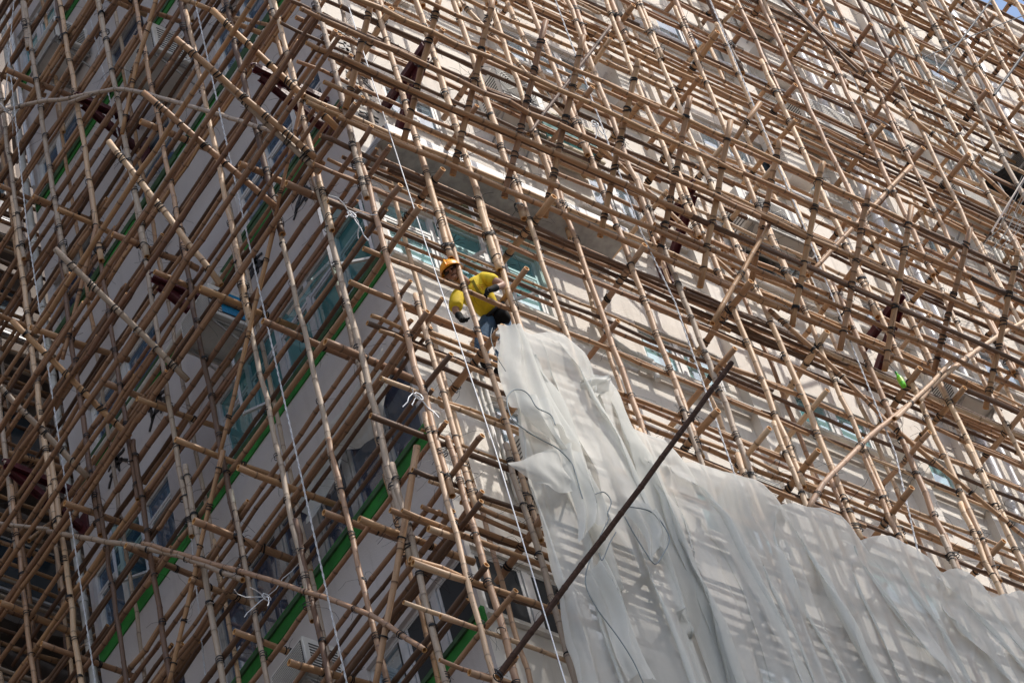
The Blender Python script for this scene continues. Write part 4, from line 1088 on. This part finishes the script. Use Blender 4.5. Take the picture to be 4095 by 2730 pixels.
PL = [(9, [(0, 60), (200, 300), (330, 520), (430, 760), (540, 1000), (700, 1320), (800, 1600)], .11), (9, [(705, 372), (702, 560), (725, 740), (790, 900), (880, 1060), (1080, 1400), (1170, 1600)], .07),
      (9, [(740, 372), (850, 500), (950, 700), (1050, 900), (1180, 1150), (1300, 1400), (1400, 1600)], .12), (9, [(1245, 610), (1330, 750), (1450, 950), (1600, 1200), (1780, 1500), (1830, 1600)], .11),
      (9, [(1250, 620), (1235, 760), (1290, 930), (1420, 1200), (1600, 1600)], .06), (9, [(1795, 835), (1850, 1000), (1950, 1160), (2100, 1370), (2260, 1600)], .09), (9, [(1815, 825), (1960, 950), (2110, 1150), (2300, 1420), (2420, 1600)], .10),
      (9, [(60, 200), (150, 700), (300, 1150), (460, 1600)], .07), (9, [(290, 640), (400, 850), (560, 1200), (740, 1600)], .06), (9, [(560, 640), (640, 950), (800, 1300), (920, 1600)], .07), (9, [(1000, 800), (1150, 1100), (1380, 1600)], .06),
      (9, [(1500, 700), (1620, 950), (1800, 1250), (2000, 1600)], .07), (9, [(2130, 1000), (2260, 1200), (2400, 1420)], .08),
      (8, [(1140, 90), (1215, 500), (1330, 900), (1480, 1300), (1570, 1600)], .07), (8, [(1380, 600), (1440, 1100), (1530, 1400), (1600, 1600)], .06), (8, [(1940, 380), (2000, 700), (2080, 950), (2200, 1250), (2330, 1600)], .10),
      (8, [(2100, 100), (2250, 450), (2380, 800), (2560, 1200), (2700, 1600)], .09), (8, [(1640, 500), (1690, 900), (1750, 1200), (1880, 1600)], .09),
      (5, [(1170, 720), (1320, 850), (1420, 1100), (1540, 1400), (1700, 1800), (1800, 2100)], .11), (5, [(1090, 760), (1170, 1000), (1230, 1300), (1300, 1700)], .06), (5, [(1520, 760), (1640, 950), (1720, 1200), (1860, 1480), (2040, 1900)], .10), (5, [(1300, 740), (1430, 1000), (1500, 1300), (1640, 1700)], .08),
      (5, [(1400, 740), (1520, 1000), (1600, 1300), (1760, 1650)], .06), (5, [(1850, 1360), (1960, 1562), (2150, 2000)], .07)]
PLW = []
for n_, pts, w_ in PL:
    Q = sorted([(q.z, q.x) for q in (tr(n_, *p, 1, -1.25) for p in pts)])
    PLW.append((np.array([q[0] for q in Q]), np.array([q[1] for q in Q]), w_))
def pleat(x, z, amt):
    dx = dy = 0
    for zs_, xs_, w in PLW:
        if z > zs_[-1] + .05 or z < zs_[0] - 1.5: continue
        g = min(1, .35 + (zs_[-1] - z) / 1.2) * amt
        q = (x - float(np.interp(z, zs_, xs_))) / (w * 1.5)
        if abs(q) < 1:
            dx -= .62 * w * 1.5 * math.sin(math.pi * q) * g; dy -= .55 * w * (1 + math.cos(math.pi * q)) * g
    return dx, dy
def sheet(name, parent, s0, s1, nu, nv, y_off, seed, zbot=-9.7, amp=1.0):
    vs = []
    for i in range(nu + 1):
        s = s0 + (s1 - s0) * i / nu
        x0, z0 = top_at(s)
        dl = -.34 * max(0, min(1, (2.0 - x0) / 1.8))
        for j in range(nv + 1):
            tj = (j / nv) ** 1.15
            z = z0 + (zbot - z0) * tj; dt = z0 - z
            k = min(1, dt / 2.6)
            x = x0 + dl * min(1, dt / 5.5) + .03 * math.sin(dt * 2 + s * 4) * k
            env = .10 + .9 * min(1, dt / 1.3)
            pw = noise.noise(Vector((s * 1.1, dt * .12, seed + 3))) * 1.6 + s * 2 * math.pi / .45 + seed + .5 * math.sin(dt * .7 + s)
            pa = max(0, noise.noise(Vector((s * .9 + 4, dt * .10, seed + 8))) * 1.6 + .25) * min(1, .2 + dt / 1.8) * (.4 if seed == 0 else 1)
            x += .20 * pa * math.sin(pw) + (.05 * pa * math.sin(pw * 2.7 + 1)); x += .13 * dt * max(0, min(1, (x0 - .6) / 1.5)) * (1 if x0 < 6 else 1)
            tied = min([abs(x0 - q) for q in ties_x] + [1])
            puff = .09 * math.exp(-((dt - .25) / .35) ** 2) * min(1, tied / .18)
            f_ = fold(x * 1.15 + .25 * s, dt, seed)
            pdx, pdy = pleat(x, z, 1.0 if seed == 0 else .0)
            x += pdx
            y = NY + pdy + y_off - .06 * env - .11 * pa * math.cos(pw) - puff - f_ * env * amp - .10 * min(1, dt / 3)
            if x0 < 1.6: y -= .10 * math.sin(s * 9 + dt * .5) * min(1, dt / .6) * .6
            y = -.96 - .62 * math.tanh(max(0, -.96 - y) / .62)
            vs.append((x, y, z))
    fs = [(i * (nv + 1) + j, (i + 1) * (nv + 1) + j, (i + 1) * (nv + 1) + j + 1, i * (nv + 1) + j + 1) for i in range(nu) for j in range(nv)]
    b = MB(); b.add(vs, fs, 0, True)
    return b.build(name, M_NET, parent)
net = empty('safety_net', (2, NY, -5), 'white sheer safety net gathered up at the worker and draped over the lower scaffold', 'net')
sheet('net_cloth', net, 0, cum[-1], 900, 150, 0, 0.0, amp=.75)
def patch(corners, n, yy, seed, name='net_fold', amp=.05):
    """a folded-over flap: corner points TL TR BR BL on the photograph survey, bulging outward"""
    A, B_, C_, D_ = [tr(n_, x, y, 1, yy) for (n_, x, y) in corners]
    N_ = 40; vs = []
    for i in range(N_ + 1):
        for j in range(N_ + 1):
            u, v = i / N_, j / N_
            p = (A.lerp(B_, u)).lerp(D_.lerp(C_, u), v)
            p.y -= .10 * math.sin(math.pi * u) * (1 - .3 * v) + amp * noise.noise(Vector((u * 5, v * 1.4, seed))) + .02 * math.sin(u * 17 + v * 3 + seed)
            p.x += .05 * math.sin(v * 6 + seed) * (1 if u < .5 else .6); p.z += .03 * math.sin(u * 9 + seed)
            vs.append(p)
    b = MB(); b.add(vs, [(i * (N_ + 1) + j, (i + 1) * (N_ + 1) + j, (i + 1) * (N_ + 1) + j + 1, i * (N_ + 1) + j + 1) for i in range(N_) for j in range(N_)], 0, True)
    return b.build(name, M_NET, net)
patch([(5, 1045, 680), (5, 1230, 720), (5, 1620, 1500), (5, 1150, 1210)], 5, -1.34, 1)
patch([(5, 1150, 1110), (5, 1440, 1280), (8, 1640, 330), (8, 1480, -10)], 5, -1.40, 2)
patch([(8, 1138, 85), (8, 1560, 40), (8, 1815, 455), (8, 1330, 215)], 5, -1.36, 3)
patch([(8, 1480, -40), (8, 1700, 180), (8, 1820, 480), (8, 1625, 620)], 5, -1.42, 4)
patch([(8, 1940, 370), (8, 2150, 450), (8, 2235, 620), (8, 2125, 765)], 5, -1.42, 5)
patch([(8, 1660, 880), (8, 1770, 740), (8, 2150, 1562), (8, 1960, 1562)], 5, -1.36, 6)
patch([(5, 1690, 1010), (5, 1825, 1095), (5, 1735, 1175), (5, 1650, 1100)], 5, -1.20, 7)
def cord(pts, yy, r=.0065):
    P = [tr(n_, x, y, 1, yy) for (n_, x, y) in pts]
    q = []
    for i in range(len(P) - 1):
        a = P[max(0, i - 1)]; b_ = P[i]; c = P[i + 1]; d = P[min(len(P) - 1, i + 2)]
        for k in range(6):
            t = k / 6; q.append(.5 * ((2 * b_) + (c - a) * t + (2 * a - 5 * b_ + 4 * c - d) * t * t + (3 * b_ - a - 3 * c + d) * t ** 3))
    q.append(P[-1]); b = MB(); b.tube(q, r, 5); b.build('hem_cord', M_CORD, net)
cord([(5, 1040, 690), (5, 1030, 760), (5, 1070, 880), (5, 1130, 980)], -1.46, .004)
cord([(5, 1330, 1420), (5, 1190, 1320), (5, 1148, 1240), (5, 1140, 1160), (5, 1180, 1108), (5, 1240, 1108), (5, 1290, 1145), (5, 1340, 1225), (5, 1430, 1272), (5, 1462, 1340)], -1.52)
cord([(5, 1270, 1385), (5, 1370, 1440), (5, 1480, 1500), (5, 1560, 1580), (8, 1590, 125), (8, 1620, 230), (8, 1645, 320)], -1.50)
cord([(8, 1728, 295), (8, 1790, 280), (8, 1838, 340), (8, 1815, 420), (8, 1822, 460), (8, 1780, 545), (8, 1700, 720), (8, 1665, 880), (8, 1730, 1040), (8, 1890, 1260), (8, 1990, 1420), (8, 2060, 1575)], -1.50, .006)
cord([(8, 1960, 378), (8, 2080, 400), (8, 2150, 450), (8, 2212, 540), (8, 2228, 610), (8, 2185, 700), (8, 2130, 762), (8, 2055, 660), (8, 1980, 540), (8, 1930, 445)], -1.52)
cord([(8, 1870, 550), (8, 1830, 620), (8, 1780, 735), (8, 1755, 690)], -1.48, .006)

# ------------------------------------------------------------------ bottle hung on a string
bt = empty('bottle', at(3597, 1527, 1, -.99), 'green plastic drink bottle hanging on a string from an upright at the right', 'bottle')
BG = simple('bottle_green', (.16, .62, .03), .18); c0 = tr(6, 1522, 1040, 1, -.98); dz = Vector((.14, 0, -.99)).normalized()
b = MB(); prof = [(0, .012), (.02, .013), (.035, .016), (.06, .030), (.085, .034), (.12, .031), (.16, .033), (.20, .031), (.22, .028), (.226, .015)]
b.tube([c0 - dz * .11 + dz * h for h, r in prof], [r for h, r in prof], 14); b.build('bottle_body', BG, bt)
b = MB(); b.tube([c0 - dz * .135, c0 - dz * .108], .017, 12); b.build('cap', simple('cap_green', (.01, .25, .03), .4), bt)
b = MB(); b.tube([c0 - dz * .02, c0 + dz * .045], .0345, 14); b.build('label', simple('bottle_label', (.35, .65, .05), .4), bt)
b = MB(); b.tube([c0 - dz * .13, c0 - dz * .3 + Vector((0, .03, 0)), c0 - dz * .42 + Vector((-.02, .1, 0))], .004, 4); b.build('string', M_STRAP, bt)

# ------------------------------------------------------------------ wing of the next block, behind the far end of the shaded facade
wing = empty('apartment_building', (-2, 9.5, -30), 'dingy brown rear block half hidden by bamboo at the far left', 'building')
b = MB(); b.box((-9, 9.6, -30), (3.4, 16, 26)); b.build('wall', M_WINGW, wing)
for k in range(9):
    z = -9 + k * 2.9
    for (x0, x1) in ((-4.6, -3.4), (-2.6, -1.5), (-.9, .1), (.8, 2.0)):
        b = MB(); b.box((x0, 9.56, z), (x1, 9.597, z + 1.1)); w = b.build('window', M_ALU, wing); b = MB(); b.box((x0 + .05, 9.553, z + .05), (x1 - .05, 9.558, z + 1.05)); b.build('pane', simple('pane_dim', (.05, .07, .09), .1), w)
    b = MB(); n = 50; vs = []
    for q in range(n + 1):
        x = -4.8 + 7 * q / n; h = .03 * math.sin(q * 1.7); vs += [(x, 9.55, z + 1.7 + h), (x, 8.9, z + 1.45 + h)]
    b.add(vs, [(2 * q, 2 * q + 1, 2 * q + 3, 2 * q + 2) for q in range(n)], 0, True); b.build('awning', M_WINGW, wing)
scW = empty('bamboo_scaffold', (-2, 8, -10), 'dense dark scaffold running sideways at the far left behind the shaded one', 'scaffold', 'bamboo scaffolds on the building')
ORG['W'] = scW
for y in (7.45, 8.15):
    z = -8.0
    while z < 13:
        x = -3.6 + J(.2)
        while x < 1.0:
            L = rnd.uniform(4, 5.2)
            part('W', 'ledger_pole', [(x, y + J(.02), z + J(.05)), (min(x + L, 1.6), y + J(.02), z + J(.05))], .03, .85, rnd.choice([MB_LG, MB_DK, MB_LG, MB_GR])); x += L - .7
        z += .62 + J(.05)
    for x in (-3.2, -2.55, -1.9, -1.3, -.65, -.05, .5, 1.1):
        z = -9 + J(1)
        while z < 12.5:
            z1 = z + rnd.uniform(4.5, 6)
            p = part('W', 'standard_pole', [(x + J(.04), y - .06, z), (x + J(.04), y - .06, z1)], .03, .85, rnd.choice([MB_GR, MB_LG, MB_DK, MB_UP]))
            if y < 8:
                for k in range(6): lash(p, Vector((x, y - .06, z + .4 + k * .66)), Vector((0, 0, 1)), .034)
            z = z1 - .8
for i in range(8):
    x = -3.4 + i * .5; z = -6 + (i % 4) * 3.2
    part('W', 'brace_pole', [(x, 7.35, z), (x + 1.8, 7.35, z + 2.6)], .028, .85, MB_LG)

# ------------------------------------------------------------------ setting, sky, sun
b = MB(); b.add([(-600, -600, -30.2), (600, -600, -30.2), (600, 600, -30.2), (-600, 600, -30.2)], [(0, 1, 2, 3)])
g = b.build('ground', simple('asphalt', (.10, .10, .10), .9, nscale=.5, namt=.3)); tag(g, kind='structure')
b = MB(); b.box((-6, -6, -30.19), (30, -.01, -30.05)); tag(b.build('pavement', simple('paving', (.28, .27, .26), .9, nscale=2, namt=.2)), kind='structure')
EL = math.radians(50); AZ = math.radians(20)
SUN = Vector((math.cos(EL) * math.sin(AZ), -math.cos(EL) * math.cos(AZ), math.sin(EL)))
def block(name, poly, z1, label, m_):
    t = empty(name, (*poly[0], -30), label, 'building'); b = MB(); n = len(poly)
    b.add([(*p, -30.1) for p in poly] + [(*p, z1) for p in poly], [tuple(range(n, 2 * n))] + [(i, (i + 1) % n, n + (i + 1) % n, n + i) for i in range(n)])
    b.build('wall', m_, t)
    for i in range(n):
        a = Vector((*poly[i], 0)); c = Vector((*poly[(i + 1) % n], 0)); L = (c - a).length; d = (c - a) / L; nn = Vector((d.y, -d.x, 0))
        if L > 60 or L < 6: continue
        b = MB()
        for zz in range(int((z1 + 26) / 3)):
            for q in range(int(L / 3)):
                o = a + d * (1 + q * 3) + nn * .02 + Vector((0, 0, -27 + zz * 3)); b.add([o, o + d * 1.6, o + d * 1.6 + Vector((0, 0, 1.4)), o + Vector((0, 0, 1.4))], [(0, 1, 2, 3)])
        if b.v: b.build('window', M_INT, t)
    return t
SH = 52
p2 = Vector((3.6, -1.05, -2.85)) + SUN * SH
ph = math.radians(39)
B0 = Vector((p2.x, p2.y)); A0 = B0 - Vector((math.cos(ph), math.sin(ph))) * 15
block('opposite_building', [tuple(A0), tuple(B0), (B0.x + 13, B0.y), (B0.x + 13, B0.y - 16), (A0.x, A0.y - 8)], p2.z, 'tower across the street whose shadow falls on the net', simple('block_wall', (.40, .38, .36), .9))
block('opposite_building', [(-32, -8), (-16, 36), (-34, 44), (-52, 0)], 27, 'unseen lower tower added to hold skylight off the shaded facade', simple('block_wall_b', (.30, .28, .27), .9))  # out of view, added and raised to darken the left facade

w = bpy.data.worlds.new('World'); S.world = w; w.use_nodes = True
nt = w.node_tree; sky = nt.nodes.new('ShaderNodeTexSky'); sky.sky_type = 'NISHITA'; sky.sun_disc = False
sky.sun_elevation = EL; sky.sun_rotation = math.pi - AZ; sky.air_density = 1.2; sky.dust_density = 2.5; sky.ozone_density = 1.0
nt.links.new(sky.outputs[0], nt.nodes['Background'].inputs[0]); nt.nodes['Background'].inputs[1].default_value = .15
sl = bpy.data.lights.new('sun', 'SUN'); sl.energy = 2.3; sl.angle = math.radians(1.0); sl.color = (1, .95, .87)
so = bpy.data.objects.new('sun', sl); COL.objects.link(so); so.rotation_euler = SUN.to_track_quat('Z', 'Y').to_euler(); so.location = (0, 0, 60)
S.view_settings.view_transform = 'Standard'; S.view_settings.look = 'None'; S.view_settings.exposure = 0.74; S.view_settings.gamma = 1
S.cycles.max_bounces = 8; S.cycles.transparent_max_bounces = 24
print('PARTS', CNT)
for n_, o_ in [('p', pel), ('nk', nk), ('hd', hd), ('e1', e1), ('h1', h1), ('h2', h2), ('f1', f1), ('f2', f2)]: print(n_, [round(v, 2) for v in o_])
